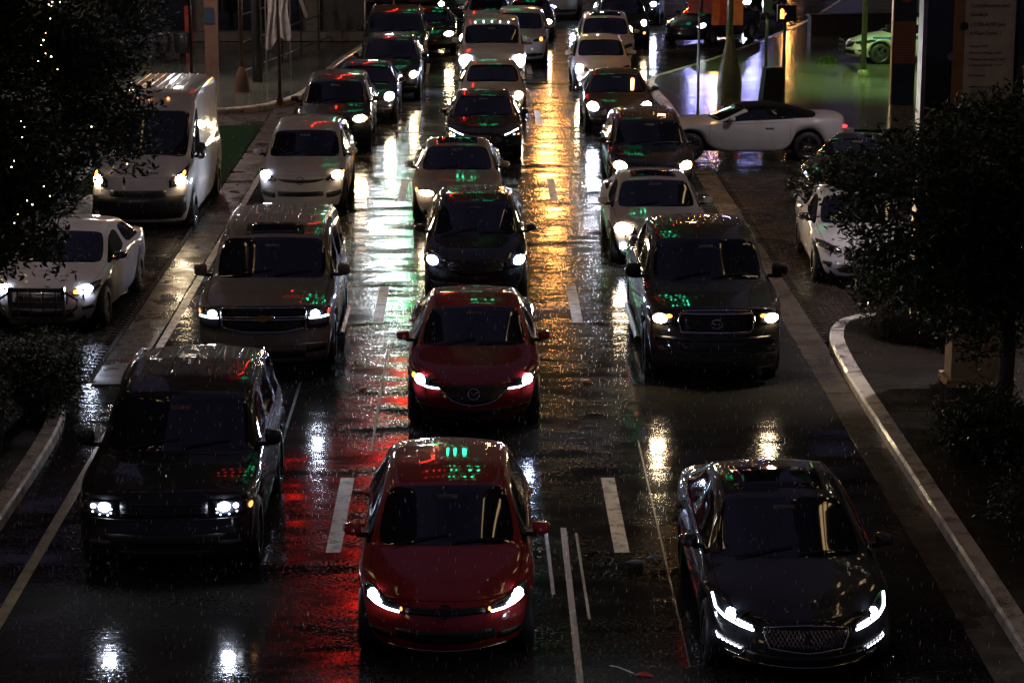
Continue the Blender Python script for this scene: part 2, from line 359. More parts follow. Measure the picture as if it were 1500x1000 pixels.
def body_mesh(sp, level):
    L, W, rw, yf, yr = sp['L'], sp['W'], sp['rw'], sp['yf'], sp['yr']
    px, pz = zip(*sp['prof']); bx, bz = zip(*sp['belt'])
    Zt = lambda y: float(np.interp(y, px, pz)); Zb = lambda y: float(np.interp(y, bx, bz))
    cs, cc = sp['cowl']; ws, wc = sp['wtop']; rs, rc = sp['rroof']; gs, gc = sp['rbase']
    bow = sp['bow']; rbow = bow*.5
    tail = L-rbow
    ks = [bow, cs, ws, rs, gs, tail]; kc = [px[0], cc, wc, rc, gc, px[-1]]
    zroof = max(pz); ra = rw+.065
    st = {bow: 5, cs: 5, ws: 5, rs: 5, gs: 5, tail: 5, sp['wend']: 4}
    for c in (yf, yr):
        for a, pr in ((0, 4), (35, 2), (65, 3), (90, 2), (115, 3), (145, 2), (180, 4)):
            st.setdefault(c-ra*math.cos(R(a)), pr)
    for a, b_ in sp['pill']:
        if b_-a < 1: st.setdefault(a, 4.5); st.setdefault(b_, 4.5)
        else: st.setdefault(a, 4.5)
    st.setdefault((cs+ws)/2, 3); st.setdefault((rs+gs)/2, 2)
    for extra in (bow+.06,): st.setdefault(extra, 3)
    ys = sorted(st)
    # drop stations that crowd each other, keeping the more important one
    i = 0
    while i < len(ys)-1:
        if ys[i+1]-ys[i] < .045:
            ys.pop(i if st[ys[i]] < st[ys[i+1]] else i+1)
        else: i += 1
    ys = [y for y in ys if bow-1e-6 <= y <= tail+1e-6]
    long_ = []
    for a, b_ in zip(ys, ys[1:]):
        long_.append(a)
        if b_-a > .6:
            k = int((b_-a)/.5)
            long_ += [a+(b_-a)*(j+1)/(k+1) for j in range(k)]
    ys = long_+[ys[-1]]
    n = len(ys)
    def Wy(y):
        f = max(0, 1-(y-bow)/.75); r = max(0, 1-(tail-y)/.7)
        return W*(1-(1-sp['cf'])*f*f-.08*r*r)
    verts = []; lid = {}
    for i, y in enumerate(ys):
        yc = float(np.interp(y, ks, kc)); zs = Zb(y); Ws = Wy(y)-.045; zt = Zt(yc)
        cab = cs < y < gs+1e-6
        h = max(0, (zt-max(zs, Zt(cc) if y < ws else zs))/(zroof-zs)) if cab else 0
        if y <= cs or y > gs: h = 0
        b = min(1, i/2, (n-1-i)/2)
        sec = [0, Ws*.29, Ws*.57, Ws-.145, Ws-.085, Ws-.035, Ws]
        if h > 0:
            hh = min(1, h/.92)
            xg = Ws-.07-(Ws-.07-sp['Wr']-.05)*hh
            crown = .05+.03*hh
            zg = zt-crown
            xi = xg-.06
            sx = [0, xi*.36, xi*.70, xi, xg, Ws-.03, Ws]
            sz = [zt, zt-.008, zt-.02, zt-.035, zg-.02, zs+.035, zs]
            if zg-.02 < zs+.035: sz[4] = zs+.035+.02
        else:
            sx = [TF[k]*Ws*(1-b)+sec[k]*b for k in range(7)]
            sz = []
            for k in range(7):
                t = sx[k]/Ws
                sz.append(zs+(zt-zs)*(1-t**3.0))
            if sp.get('bed') and y > gs: pass
        for j in range(-6, 7):
            a = abs(j); sg = 1 if j >= 0 else -1
            t = sx[a]/max(Ws, .01)
            yy = yc+(y-yc)*min(1, t)**2.2
            lid[i, j] = len(verts); verts.append((sg*sx[a], yy, sz[a]))
    faces = []; mats = []
    body, wind, side, rear, hood, door, trunk, roof = range(8)
    B = 1e-4
    for i in range(n-1):
        ya, yb = ys[i], ys[i+1]
        for j in range(-6, 6):
            faces.append((lid[i, j], lid[i, j+1], lid[i+1, j+1], lid[i+1, j]))
            a = max(abs(j), abs(j+1))   # outer column of the strip
            m = body
            if yb <= cs+B and a <= 4: m = hood
            elif ya >= cs-B and yb <= ws+B and a <= 3: m = wind
            elif ya >= rs-B and yb <= gs+B and a <= 3: m = rear
            elif ya >= gs-B and a <= 4: m = trunk
            elif a == 5 and ya >= cs-B and yb <= sp['wend']+B:
                m = side
                for p0, p1 in sp['pill']:
                    if ya >= p0-B and yb <= p1+B: m = body
            elif ya >= ws-B and yb <= rs+B and a <= 4: m = roof
            if sp.get('softtop') and ya >= ws-B and yb <= gs+B and a <= 5 and m != side: m = roof
            mats.append(m)
    # perimeter of the lid going round: front left->right is j -6..6 at i=0
    per = [('f', j) for j in range(-6, 7)]+[('r', i) for i in range(1, n-1)]+[('b', j) for j in range(6, -7, -1)]+[('l', i) for i in range(n-2, 0, -1)]
    K = 5
    sxp = [-.045, -.012, 0, -.004, -.03, -.06]
    fy = sp['fy']; zb0 = .21
    rows = []
    top = []
    for kind, q in per:
        top.append(lid[0, q] if kind == 'f' else lid[n-1, q] if kind == 'b' else lid[q, 6] if kind == 'r' else lid[q, -6])
    rows.append(top)
    for k in range(1, K+2):
        row = []
        kk = min(k, K); u = kk/K
        for (kind, q), ti in zip(per, top):
            x0, y0, z0 = verts[ti]
            if kind in 'fb':
                t = q/6; tt = TF[abs(q)]*(1 if q >= 0 else -1)
                y = ys[0] if kind == 'f' else ys[-1]
                Wc = Wy(y)+sxp[kk]
                x = tt*Wc
                if kind == 'f': yy = bow*abs(tt)**2.2+fy[kk]
                else: yy = L-.04-rbow*abs(tt)**2.4-[0.06, .02, 0, .0, .02, .08][kk]
                zb = zb0
                if k == K+1: yy += (.12 if kind == 'f' else -.12); 
            else:
                y = ys[q]; x = (Wy(y)+sxp[kk])*(1 if kind == 'r' else -1)
                near = max(0, 1-(y-ys[0])/.35)
                yy = y+fy[kk]*near*.6
                zb = zb0
                for c in (yf, yr):
                    d = abs(y-c)
                    if d < ra+.001: zb = max(zb, rw+math.sqrt(max(0, ra*ra-d*d)))
                if k == K+1: x -= (.16 if kind == 'r' else -.16)
            z = z0+(zb-z0)*u
            row.append(len(verts)); verts.append((x, yy, z))
        rows.append(row)
    m_ = len(per)
    d0, d1 = cs+.02, sp.get('dend', min(yr-.15, sp['wend']+.0))
    for k in range(K+1):
        for p in range(m_):
            a, b_ = p, (p+1) % m_
            faces.append((rows[k][b_], rows[k][a], rows[k+1][a], rows[k+1][b_]))
            m = body
            if per[a][0] in 'rl' and per[b_][0] in 'rl' and k < K-0:
                ya = ys[per[a][1]]; yb = ys[per[b_][1]]
                lo, hi = min(ya, yb), max(ya, yb)
                if lo >= yf+ra-.05 and hi <= yr-ra+.05 and k < K: m = door
            mats.append(m)
    me = bpy.data.meshes.new('tmp'); me.from_pydata(verts, [], faces)
    me.polygons.foreach_set('material_index', mats)
    me.update()
    # the faces must look outwards
    bm = bmesh.new(); bm.from_mesh(me); bmesh.ops.recalc_face_normals(bm, faces=bm.faces)
    if sum(f.normal.z*f.calc_area() for f in bm.faces) < 0: bmesh.ops.reverse_faces(bm, faces=bm.faces)
    bm.to_mesh(me); bm.free()
    # crease the shoulder and window edges so that the subdivision keeps them crisp
    at = me.attributes.new('crease_edge', 'FLOAT', 'EDGE')
    mid = {}
    for f in me.polygons:
        for e in f.edge_keys: mid.setdefault(tuple(sorted(e)), []).append(f.material_index)
    for e in me.edges:
        ms = mid.get(tuple(sorted(e.vertices)), [])
        if len(ms) == 2 and ms[0] != ms[1]:
            s = set(ms)
            at.data[e.index].value = .75 if (wind in s or side in s or rear in s) else .12
    ob = bpy.data.objects.new('tmp', me); COL.objects.link(ob)
    md = ob.modifiers.new('s', 'SUBSURF'); md.levels = level; md.render_levels = level
    dg = bpy.context.evaluated_depsgraph_get()
    em = bpy.data.meshes.new_from_object(ob.evaluated_get(dg))
    V = np.empty(len(em.vertices)*3, 'f'); em.vertices.foreach_get('co', V); V = V.reshape(-1, 3)
    N = np.empty(len(em.vertices)*3, 'f'); em.vertex_normals.foreach_get('vector', N); N = N.reshape(-1, 3)
    Fa = [tuple(p.vertices) for p in em.polygons]; Mi = [p.material_index for p in em.polygons]
    bpy.data.objects.remove(ob); bpy.data.meshes.remove(me); bpy.data.meshes.remove(em)
    return V, N, Fa, Mi, dict(ys=ys, Zb=Zb, Zt=Zt, Wy=Wy, yf=yf, yr=yr, ra=ra)

def part_mesh(name, V, N, faces, mat, parent, gap=0.0):
    ids = sorted({i for f in faces for i in f}); mp = {a: k for k, a in enumerate(ids)}
    vv = V[ids].copy(); nn = N[ids]
    if gap:
        cnt = {}
        for f in faces:
            for a, b in zip(f, f[1:]+f[:1]):
                e = (min(a, b), max(a, b)); cnt[e] = cnt.get(e, 0)+1
        bd = {v for e, c in cnt.items() if c == 1 for v in e}
        nb = {}
        for e in cnt:
            a, b = e
            if a in bd and b not in bd: nb.setdefault(a, []).append(b)
            if b in bd and a not in bd: nb.setdefault(b, []).append(a)
        for v, l in nb.items():
            d = V[l].mean(0)-V[v]; q = np.linalg.norm(d)
            if q > 1e-6: vv[mp[v]] = V[v]+d/q*min(gap, q*.5)
    me = bpy.data.meshes.new(name)
    me.from_pydata([tuple(map(float, v)) for v in vv], [], [tuple(mp[i] for i in f) for f in faces])
    me.materials.append(mat); me.polygons.foreach_set('use_smooth', [True]*len(me.polygons)); me.update()
    me.normals_split_custom_set_from_vertices([tuple(map(float, v)) for v in nn])
    return link(name, me, parent)

class Skin:
    """drops outlines onto the bodywork"""
    def __init__(s, V, F): s.t = BVHTree.FromPolygons([Vector(map(float, v)) for v in V], F)
    def hit(s, p, d, off):
        h = s.t.ray_cast(p, d)
        if h[0] is None:
            h = s.t.find_nearest(p-d*(p.dot(d)))
        n = h[1]
        if n.dot(d) > 0: n = -n
        return h[0]+n*off, n
    def f(s, x, z, off=.006): return s.hit(Vector((x, -3, z)), Vector((0, 1, 0)), off)
    def top(s, x, y, off=.006): return s.hit(Vector((x, y, 5)), Vector((0, 0, -1)), off)
    def side(s, y, z, sg, off=.006): return s.hit(Vector((sg*4, y, z)), Vector((-sg, 0, 0)), off)

def grid_patch(fn, nu, nv, name, mat, parent, thick=.012, smooth=True):
    """fn(u,v)->(point,normal); a thin shell that lies on the bodywork"""
    V = []; F = []; I = {}
    for a in range(nu+1):
        for b in range(nv+1):
            p, n = fn(a/nu, b/nv); I[a, b] = len(V); V.append(p)
    for a in range(nu):
        for b in range(nv): F.append((I[a, b], I[a+1, b], I[a+1, b+1], I[a, b+1]))
    rim = [(a, 0) for a in range(nu+1)]+[(nu, b) for b in range(1, nv+1)]+[(a, nv) for a in range(nu-1, -1, -1)]+[(0, b) for b in range(nv-1, 0, -1)]
    base = len(V)
    for a, b in rim:
        p, n = fn(a/nu, b/nv); V.append(p-n*thick)
    for k in range(len(rim)):
        k2 = (k+1) % len(rim)
        F.append((I[rim[k]], base+k, base+k2, I[rim[k2]]))
    return mk(name, V, F, mat, parent, smooth)

def front_patch(sk, xs, top, bot, name, mat, parent, off=.006, sg=1, nu=10, nv=4, thick=.012):
    us = np.linspace(0, 1, len(xs))
    def fn(u, v):
        x = float(np.interp(u, us, xs))*sg; z0 = float(np.interp(u, us, bot)); z1 = float(np.interp(u, us, top))
        return sk.f(x, z0+(z1-z0)*v, off)
    return grid_patch(fn, nu, nv, name, mat, parent, thick)

def front_disc(sk, cx, cz, rx, rz, name, mat, parent, off=.012, n=12, bulge=.0):
    V = [sk.f(cx, cz, off+bulge)[0]]; F = []
    for r, bo in ((.6, bulge*.7), (1.0, 0)):
        for k in range(n):
            a = 2*math.pi*k/n; V.append(sk.f(cx+rx*r*math.cos(a), cz+rz*r*math.sin(a), off+bo)[0])
    for k in range(n):
        F.append((0, 1+(k+1) % n, 1+k)); F.append((1+k, 1+(k+1) % n, 1+n+(k+1) % n, 1+n+k))
    return mk(name, V, F, mat, parent, True)

def front_wire(sk, pts, rad, name, mat, parent, off=.012, closed=False, n=6):
    P_ = [sk.f(x, z, off)[0] for x, z in pts]
    if closed: P_.append(P_[0])
    return MB().tube(P_, rad, n).build(name, mat, parent, True)

def dense(pts, step=.04):
    o = []
    for (x0, z0), (x1, z1) in zip(pts, pts[1:]):
        k = max(1, int(math.hypot(x1-x0, z1-z0)/step))
        o += [(x0+(x1-x0)*i/k, z0+(z1-z0)*i/k) for i in range(k)]
    return o+[pts[-1]]

_wheels = {}
def wheel(parent, x, y, rw, sg, style):
    key = (round(rw, 3), style)
    if key not in _wheels:
        wd = .11
        t = MB().lathe([(rw*.68, -wd), (rw*.9, -wd), (rw, -wd*.7), (rw, wd*.7), (rw*.9, wd), (rw*.68, wd)], n=28, axis='X')
        r = MB().lathe([(rw*.70, .10), (rw*.66, .09), (rw*.66, -.02), (rw*.1, -.02)], n=24, axis='X')
        ns = {'5': 5, '10': 10, '7': 7}[style]
        for k in range(ns):
            a = 2*math.pi*k/ns
            w_ = .05 if ns == 5 else .028
            c, s_ = math.cos(a), math.sin(a)
            pts = []
            for rr, ww, xx in ((.05, w_*1.2, .085), (rw*.67, w_*.8, .09)):
                for e in (-1, 1): pts.append((xx, rr*c-e*ww*s_, rr*s_+e*ww*c))
            pts += [(p[0]-.03, p[1], p[2]) for p in pts]
            r.add(pts, [(0, 1, 3, 2), (4, 6, 7, 5), (0, 2, 6, 4), (1, 5, 7, 3)])
        r.lathe([(.06, .06), (.06, .095), (.02, .10), (0.001, .10)], n=12, axis='X')
        to = bpy.data.meshes.new('tyre'); to.from_pydata(t.V, [], t.F); to.materials.append(M['rubber']); to.polygons.foreach_set('use_smooth', [True]*len(to.polygons))
        ro = bpy.data.meshes.new('rim'); ro.from_pydata(r.V, [], r.F); ro.materials.append(M['alloy'])
        _wheels[key] = (to, ro)
    to, ro = _wheels[key]
    o = link('wheel', to, parent, (x, y, rw), (0, 0, 0 if sg > 0 else math.pi))
    link('rim', ro, o)
    return o

def text_obj(name, s, size, mat, parent, loc, rot, ext=.002, align='CENTER'):
    cu = bpy.data.curves.new(name, 'FONT'); cu.body = s; cu.size = size; cu.extrude = ext; cu.align_x = align; cu.align_y = 'CENTER'
    cu.materials.append(mat)
    t_ = bpy.data.objects.new(name, cu); COL.objects.link(t_)
    bpy.context.view_layer.update()
    me = bpy.data.meshes.new_from_object(t_.evaluated_get(bpy.context.evaluated_depsgraph_get()))
    me.name = name; bpy.data.objects.remove(t_); bpy.data.curves.remove(cu)
    if not me.materials: me.materials.append(mat)
    o = link(name, me, parent, loc, rot)
    return o

def make_car(name, kind, col, x, y, label, cat='car', rz=0.0, level=2, mir=None, glass=None, roofmat=None, style='10', front=None, group='vehicles waiting in the rain', **kw):
    sp = dict(SP[kind]); sp.update(kw)
    root = empty(name, (x, y, 0), rz, label, cat, group)
    V, N, Fa, Mi, g = body_mesh(sp, level)
    body, wind, side, rear, hood, door, trunk, roof = range(8)
    gl = glass or M['glass']
    by = {}
    for f, m in zip(Fa, Mi):
        if m in (side, door): m = (m, V[f[0]][0] > 0)
        if isinstance(m, tuple):
            yy = V[list(f)].mean(0)[1]
            for q, (p0, p1) in enumerate(sp['pill']):
                if yy > (p0+p1)/2: m = m+(q,)
        by.setdefault(m, []).append(f)
    rm = roofmat or col
    for k, fs in by.items():
        if k == body: part_mesh('body', V, N, fs, col, root)
        elif k == hood: part_mesh('hood', V, N, fs, kw.get('hoodmat', col), root, .007)
        elif k == wind: part_mesh('windshield', V, N, fs, gl, root)
        elif k == rear: part_mesh('rear_window', V, N, fs, gl, root)
        elif k == trunk: part_mesh('cargo_bed' if kind == 'pickup' else 'trunk_lid', V, N, fs, M['black'] if kind == 'pickup' else col, root, .005)
        elif k == roof: part_mesh('soft_top' if roofmat else 'roof', V, N, fs, rm, root)
        elif k[0] == side: part_mesh('side_window', V, N, fs, gl, root)
        else: part_mesh('door', V, N, fs, col, root, .007)
    sk = Skin(V, Fa)
    W, L, rw = sp['W'], sp['L'], sp['rw']
    MB().box((0, L/2, .48), ((W-.27)*2, L-.75, .5)).build('underbody', M['under'], root)
    for yy in (sp['yf'], sp['yr']):
        for sg in (-1, 1): wheel(root, sg*(W-.135), yy, rw, sg, style)
    # mirrors
    cs = sp['cowl'][0]; zs = g['Zb'](cs)
    mw, mh = {'pickup': (.125, .115), 'bigsuv': (.105, .095), 'rover': (.10, .09), 'van': (.10, .17)}.get(kind, (.095, .062))
    for sg in (-1, 1):
        cx = sg*(W-.0+mw*.75); cz = zs+.09+mh*.5
        b = MB(); b.ball((0, 0, 0), 1.0, 14)
        pw = lambda v, e: math.copysign(abs(v)**e, v)
        b.V = [(cx+mw*pw(p[0], .62), cs+.16+.085*pw(p[1], .8)+.03*abs(p[0]), cz+mh*pw(p[2], .62)*(1-.22*p[0]*sg)) for p in b.V]
        o = b.build('mirror', mir or col, root, True)
        MB().box((sg*(W-.03), cs+.17, zs+.06), (.12, .06, .05)).build('mirror_arm', M['black'], o)
    # wipers and cowl strip
    wc = sp['wtop'][1]; cc = sp['cowl'][1]
    for x0, x1 in ((-.55, .02), (.06, .60)):
        P_ = []
        for k in range(6):
            t = k/5; xx = x0+(x1-x0)*t; P_.append(sk.top(xx, cc+.04+.10*t+.10*(abs(xx)**2), .018)[0])
        MB().tube(P_, .009, 5).build('wiper', M['black'], root)
    if level > 1 and kind != 'van':
        def mfn(u, v): return sk.top(-.11+.22*u, wc-.17+.055*v, .004)
        grid_patch(mfn, 3, 1, 'rear_view_mirror', M['mirror_back'], root, .003)
    # door handles
    ys_ = [p[0]-.16 for p in sp['pill'][:1]]+([sp['wend']-.28] if kind not in ('coupe', 'van') else [])
    if kind == 'coupe': ys_ = [2.85]
    for yy in ys_:
        for sg in (-1, 1):
            p, n_ = sk.side(yy, g['Zb'](yy)-.13, sg, .02)
            MB().box(p, (.035, .19, .03)).build('door_handle', kw.get('handle', col), root)
    if front: front(root, sk, sp, g)
    return root, sk, sp, g

# pieces of a front end
def lamp(root, sk, sg, xs, top, bot, lens, lmat, amber=None, drl=None, drlmat=None, house=None):
    h = front_patch(sk, xs, top, bot, 'headlight', house or M['lampglass'], root, .008, sg, 10, 4)
    for (cx, cz, rx, rz) in lens: front_disc(sk, sg*cx, cz, rx*1.18, rz*1.18, 'lens', lmat, h, .016, 14, .006)  # lens discs enlarged so their shape takes in the headlight glare
    if amber: front_disc(sk, sg*amber[0], amber[1], amber[2], amber[3], 'indicator', M['amber'] if len(amber) < 5 else amber[4], h, .018, 8, .01)
    if drl:
        front_wire(sk, [(sg*x, z) for x, z in dense(drl)], .012 if len(drl) < 9 else .012, 'daytime_strip', drlmat or M['drl'], h, .016)
    return h

def intake(root, sk, hw, z1, z0, name='lower_intake', mat=None, off=.006, trap=0.0, nx=12, nz=3):
    return front_patch(sk, [-hw, -hw*.5, 0, hw*.5, hw], [z1]*5, [z0+trap, z0, z0, z0, z0+trap], name, mat or M['black'], root, off, 1, nx, nz)

def ring_emblem(root, sk, cz, r, mat=None, tube=.008):
    pts = [(r*1.2*math.cos(2*math.pi*k/20), cz+r*math.sin(2*math.pi*k/20)) for k in range(20)]
    return front_wire(sk, pts, tube, 'emblem', mat or M['chrome'], root, .022, True)
# ------------------------------------------------------------------ front ends, one per model seen
def fr_golf(r, sk, sp, g):
    for s in (-1, 1):
        lamp(r, sk, s, [.40, .55, .70, .79], [.665, .70, .755, .775], [.60, .60, .625, .67],
             [(.70, .70, .042, .036), (.655, .665, .03, .025)], M['hl_white'], (.42, .64, .014, .02, M['amber_dim']),
             [(.44, .612), (.56, .618), (.66, .640), (.745, .685)], M['drl'])
        front_patch(sk, [.50, .66, .78], [.40, .41, .42], [.33, .33, .34], 'fog_surround', M['black'], r, .006, s, 6, 2)
    intake(r, sk, .385, .67, .605, 'grille')
    for z in (.655, .622): front_wire(sk, [(x, z) for x in np.linspace(-.37, .37, 13)], .004, 'grille_slat', M['steel_d'], r, .012)
    e = ring_emblem(r, sk, .64, .055, M['alloy_d'])
    front_wire(sk, [(-.045, .675), (-.02, .605), (0, .64), (.02, .605), (.045, .675)], .006, 'monogram', M['alloy_d'], e, .022)
    intake(r, sk, .48, .46, .33, trap=.03)
    front_wire(sk, [(x, .245) for x in np.linspace(-.7, .7, 13)], .006, 'bumper_lip', M['chrome'], r, .006)

def fr_mazda6(r, sk, sp, g):
    for s in (-1, 1):
        lamp(r, sk, s, [.42, .58, .74, .83], [.655, .70, .745, .77], [.625, .61, .63, .68],
             [(.715, .69, .055, .042)], M['hl_blue'], (.795, .715, .03, .028) if s < 0 else None,
             [(.46, .63), (.60, .625), (.72, .65)], M['drl'])
        front_patch(sk, [.52, .68, .80], [.40, .40, .41], [.33, .33, .35], 'fog_surround', M['black'], r, .006, s, 6, 2)
    front_patch(sk, [-.42, -.3, 0, .3, .42], [.66, .68, .69, .68, .66], [.60, .50, .46, .50, .60], 'grille', M['black'], r, .006, 1, 14, 5)
    front_wire(sk, dense([(-.46, .64), (-.41, .60), (-.3, .51), (-.15, .465), (0, .45), (.15, .465), (.3, .51), (.41, .60), (.46, .64)]), .008, 'grille_trim', M['chrome'], r, .014)
    for z in (.645, .60, .555, .51): front_wire(sk, [(x, z) for x in np.linspace(-.3, .3, 9)], .003, 'grille_slat', M['steel_d'], r, .012)
    e = ring_emblem(r, sk, .585, .062)
    front_wire(sk, [(-.07, .595), (-.03, .605), (0, .57), (.03, .605), (.07, .595)], .007, 'wing_mark', M['chrome'], e, .022)
    intake(r, sk, .5, .40, .30, trap=.03)

def fr_lexus(r, sk, sp, g):
    for s in (-1, 1):
        lamp(r, sk, s, [.50, .64, .76, .82], [.72, .80, .86, .86], [.70, .68, .70, .75],
             [(.72, .77, .075, .055)], M['hl_blue'], None)
        front_patch(sk, [.48, .62, .76], [.44, .44, .45], [.36, .36, .38], 'fog_surround', M['black'], r, .006, s, 6, 2)
    front_patch(sk, [-.46, -.3, 0, .3, .46], [.76, .79, .80, .79, .76], [.66, .60, .58, .60, .66], 'grille', M['black'], r, .006, 1, 14, 4)
    for z in (.765, .715, .665): front_wire(sk, [(x, z+.02*(1-abs(x)/.42)) for x in np.linspace(-.42, .42, 13)], .006, 'grille_slat', M['alloy_d'], r, .014)
    e = ring_emblem(r, sk, .715, .06, M['alloy_d'])
    front_wire(sk, [(.02, .75), (-.03, .70), (.045, .70)], .006, 'monogram', M['alloy_d'], e, .022)
    intake(r, sk, .5, .46, .34, trap=.03)

def fr_tan(r, sk, sp, g):
    for s in (-1, 1):
        lamp(r, sk, s, [.40, .55, .70, .82], [.665, .695, .71, .72], [.60, .585, .60, .65],
             [(.60, .645, .125, .042)], M['hl_warm'], (.79, .68, .03, .035))
    intake(r, sk, .34, .66, .585, 'grille')
    for z in (.64, .61): front_wire(sk, [(x, z) for x in np.linspace(-.32, .32, 9)], .005, 'grille_slat', M['chrome'], r, .012)
    intake(r, sk, .5, .40, .30)

def fr_audi(r, sk, sp, g):
    for s in (-1, 1):
        lamp(r, sk, s, [.46, .60, .76, .84], [.64, .69, .735, .74], [.59, .585, .61, .66],
             [(.70, .64, .022, .018)], M['bluelamp'], (.80, .625, .028, .02, M['amber_dim']),
             [(.48, .645), (.62, .685), (.80, .735)], M['drl'])
        front_patch(sk, [.50, .66, .80], [.42, .43, .44], [.30, .31, .33], 'side_intake', M['black'], r, .006, s, 6, 2)
    front_patch(sk, [-.42, -.34, 0, .34, .42], [.62, .66, .67, .66, .62], [.52, .33, .31, .33, .52], 'grille', M['black'], r, .006, 1, 14, 5)
    front_wire(sk, dense([(-.43, .62), (-.35, .33), (.35, .33), (.43, .62), (.34, .67), (-.34, .67)]), .008, 'grille_trim', M['alloy_d'], r, .012, True)
    for k in range(4):
        cx = -.105+.07*k
        front_wire(sk, [(cx+.045*math.cos(a), .60+.045*math.sin(a)) for a in np.linspace(0, 6.283, 15)[:-1]], .006, 'emblem_ring', M['chrome'], r, .02, True)

def fr_plain(warm='hl_warm', lens=(.68, .70, .07, .05), grille=(.40, .68, .56), both=True, lampx=(.44, .58, .74, .83), dz=0.0, amber=None, fog=None, emb=False, chrome=True):
    def f(r, sk, sp, g):
        W = sp['W']/.92
        for s in (-1, 1):
            ls = [(lens[0]*W, lens[1]+dz, lens[2]*1.25, lens[3]*1.3)] if both is True or both == s else []  # discs widened further, glare drawn as lens size
            lamp(r, sk, s, [v*W for v in lampx], [.70+dz, .735+dz, .765+dz, .765+dz], [.64+dz, .63+dz, .65+dz, .69+dz], ls, M[warm],
                 (lampx[3]*W-.04, .70+dz, .03, .03) if amber in (s, 2) else None)
            front_patch(sk, [.50*W, .66*W, .80*W], [.42, .42, .43], [.34, .34, .36], 'fog_surround', M['black'], r, .006, s, 6, 2)
            if fog and fog[0] in (s, 2): front_disc(sk, s*fog[1]*W, fog[2], .045, .04, 'fog_lamp', M[fog[3]], r, .02, 10)
        intake(r, sk, grille[0]*W, grille[1]+dz, grille[2]+dz, 'grille')
        z1, z0 = grille[1]+dz, grille[2]+dz
        for k in range(3):
            z = z0+(z1-z0)*(k+.5)/3
            front_wire(sk, [(x, z) for x in np.linspace(-grille[0]*W*.95, grille[0]*W*.95, 9)], .006, 'grille_slat', M['chrome'] if chrome else M['steel_d'], r, .014)
        if emb: ring_emblem(r, sk, (z0+z1)/2, .06)
        intake(r, sk, .55*W, .44, .32)
    return f

def fr_cx7(r, sk, sp, g):
    for s in (-1, 1):
        lamp(r, sk, s, [.50, .62, .76, .86], [.80, .86, .93, .94], [.755, .75, .77, .84],
             [(.73, .84, .085, .06)], M['hl_white'] if s < 0 else M['hl_warm'], (.835, .89, .02, .02) if s > 0 else None)
        front_patch(sk, [.52, .66, .80], [.52, .54, .56], [.42, .42, .46], 'fog_surround', M['black'], r, .008, s, 6, 3)
    front_patch(sk, [-.47, -.3, 0, .3, .47], [.80, .795, .79, .795, .80], [.78, .74, .725, .74, .78], 'grille', M['black'], r, .006, 1, 14, 2)
    e = ring_emblem(r, sk, .765, .07)
    front_wire(sk, [(-.075, .775), (-.03, .79), (0, .75), (.03, .79), (.075, .775)], .009, 'wing_mark', M['chrome'], e, .022)
    intake(r, sk, .46, .56, .46, 'lower_intake')

def fr_tahoe(r, sk, sp, g):
    for s in (-1, 1):
        h = front_patch(sk, [.64, .76, .90, .95], [1.04]*4, [.74, .74, .76, .80], 'headlight', M['lampglass'], r, .01, s, 8, 5)
        front_disc(sk, s*.745, .965, .062, .052, 'lens', M['hl_white'], h, .024, 14, .006)
        front_wire(sk, [(s*x, z) for x, z in dense([(.66, .905), (.80, .905), (.93, .93)])], .014, 'daytime_strip', M['drl'], h, .02)
        front_disc(sk, s*.93, .985, .018, .03, 'indicator', M['amber_dim'] if s < 0 else M['tail_dim'], h, .02, 8)
        front_patch(sk, [.62, .76, .90], [.50, .50, .52], [.40, .40, .43], 'fog_surround', M['black'], r, .008, s, 6, 2)
        front_wire(sk, dense([(s*.615, 1.04), (s*.60, .74)]), .014, 'grille_trim', M['chrome'], r, .016)
    intake(r, sk, .60, 1.04, .93, 'grille'); intake(r, sk, .60, .875, .70, 'lower_grille', trap=.06)
    for z, rr in ((1.055, .012), (.925, .014), (.885, .014), (.705, .014)):
        front_wire(sk, [(x, z+(.06*max(0, (abs(x)-.3)/.3) if z < .75 else 0)) for x in np.linspace(-.60, .60, 19)], rr, 'grille_bar', M['chrome'], r, .018)
    for z in (1.01, .975): front_wire(sk, [(x, z) for x in np.linspace(-.58, .58, 13)], .005, 'grille_slat', M['alloy_d'], r, .014)
    for z in (.84, .80, .76): front_wire(sk, [(x, z) for x in np.linspace(-.52, .52, 13)], .005, 'grille_slat', M['steel_d'], r, .014)
    # bow tie
    V = [(-.15, .045), (-.045, .045), (-.045, .06), (.045, .06), (.045, .045), (.15, .045), (.125, -.02), (.045, -.02), (.045, -.045), (-.045, -.045), (-.045, -.02), (-.125, -.02)]
    P_ = [sk.f(x, .905+z, .035)[0] for x, z in V]; Q = [p+Vector((0, -.02, 0)) for p in P_]
    n = len(V); mk('emblem', Q+P_, [tuple(range(n))]+[(i, i+n, (i+1) % n+n, (i+1) % n) for i in range(n)], M['gold'], r)
    intake(r, sk, .60, .44, .32)
    front_wire(sk, [(x, .52) for x in np.linspace(-.85, .85, 15)], .012, 'bumper_crease', kw_col(r), r, .0)

def kw_col(r):
    return next(c for c in r.children if c.name.startswith('body')).data.materials[0]

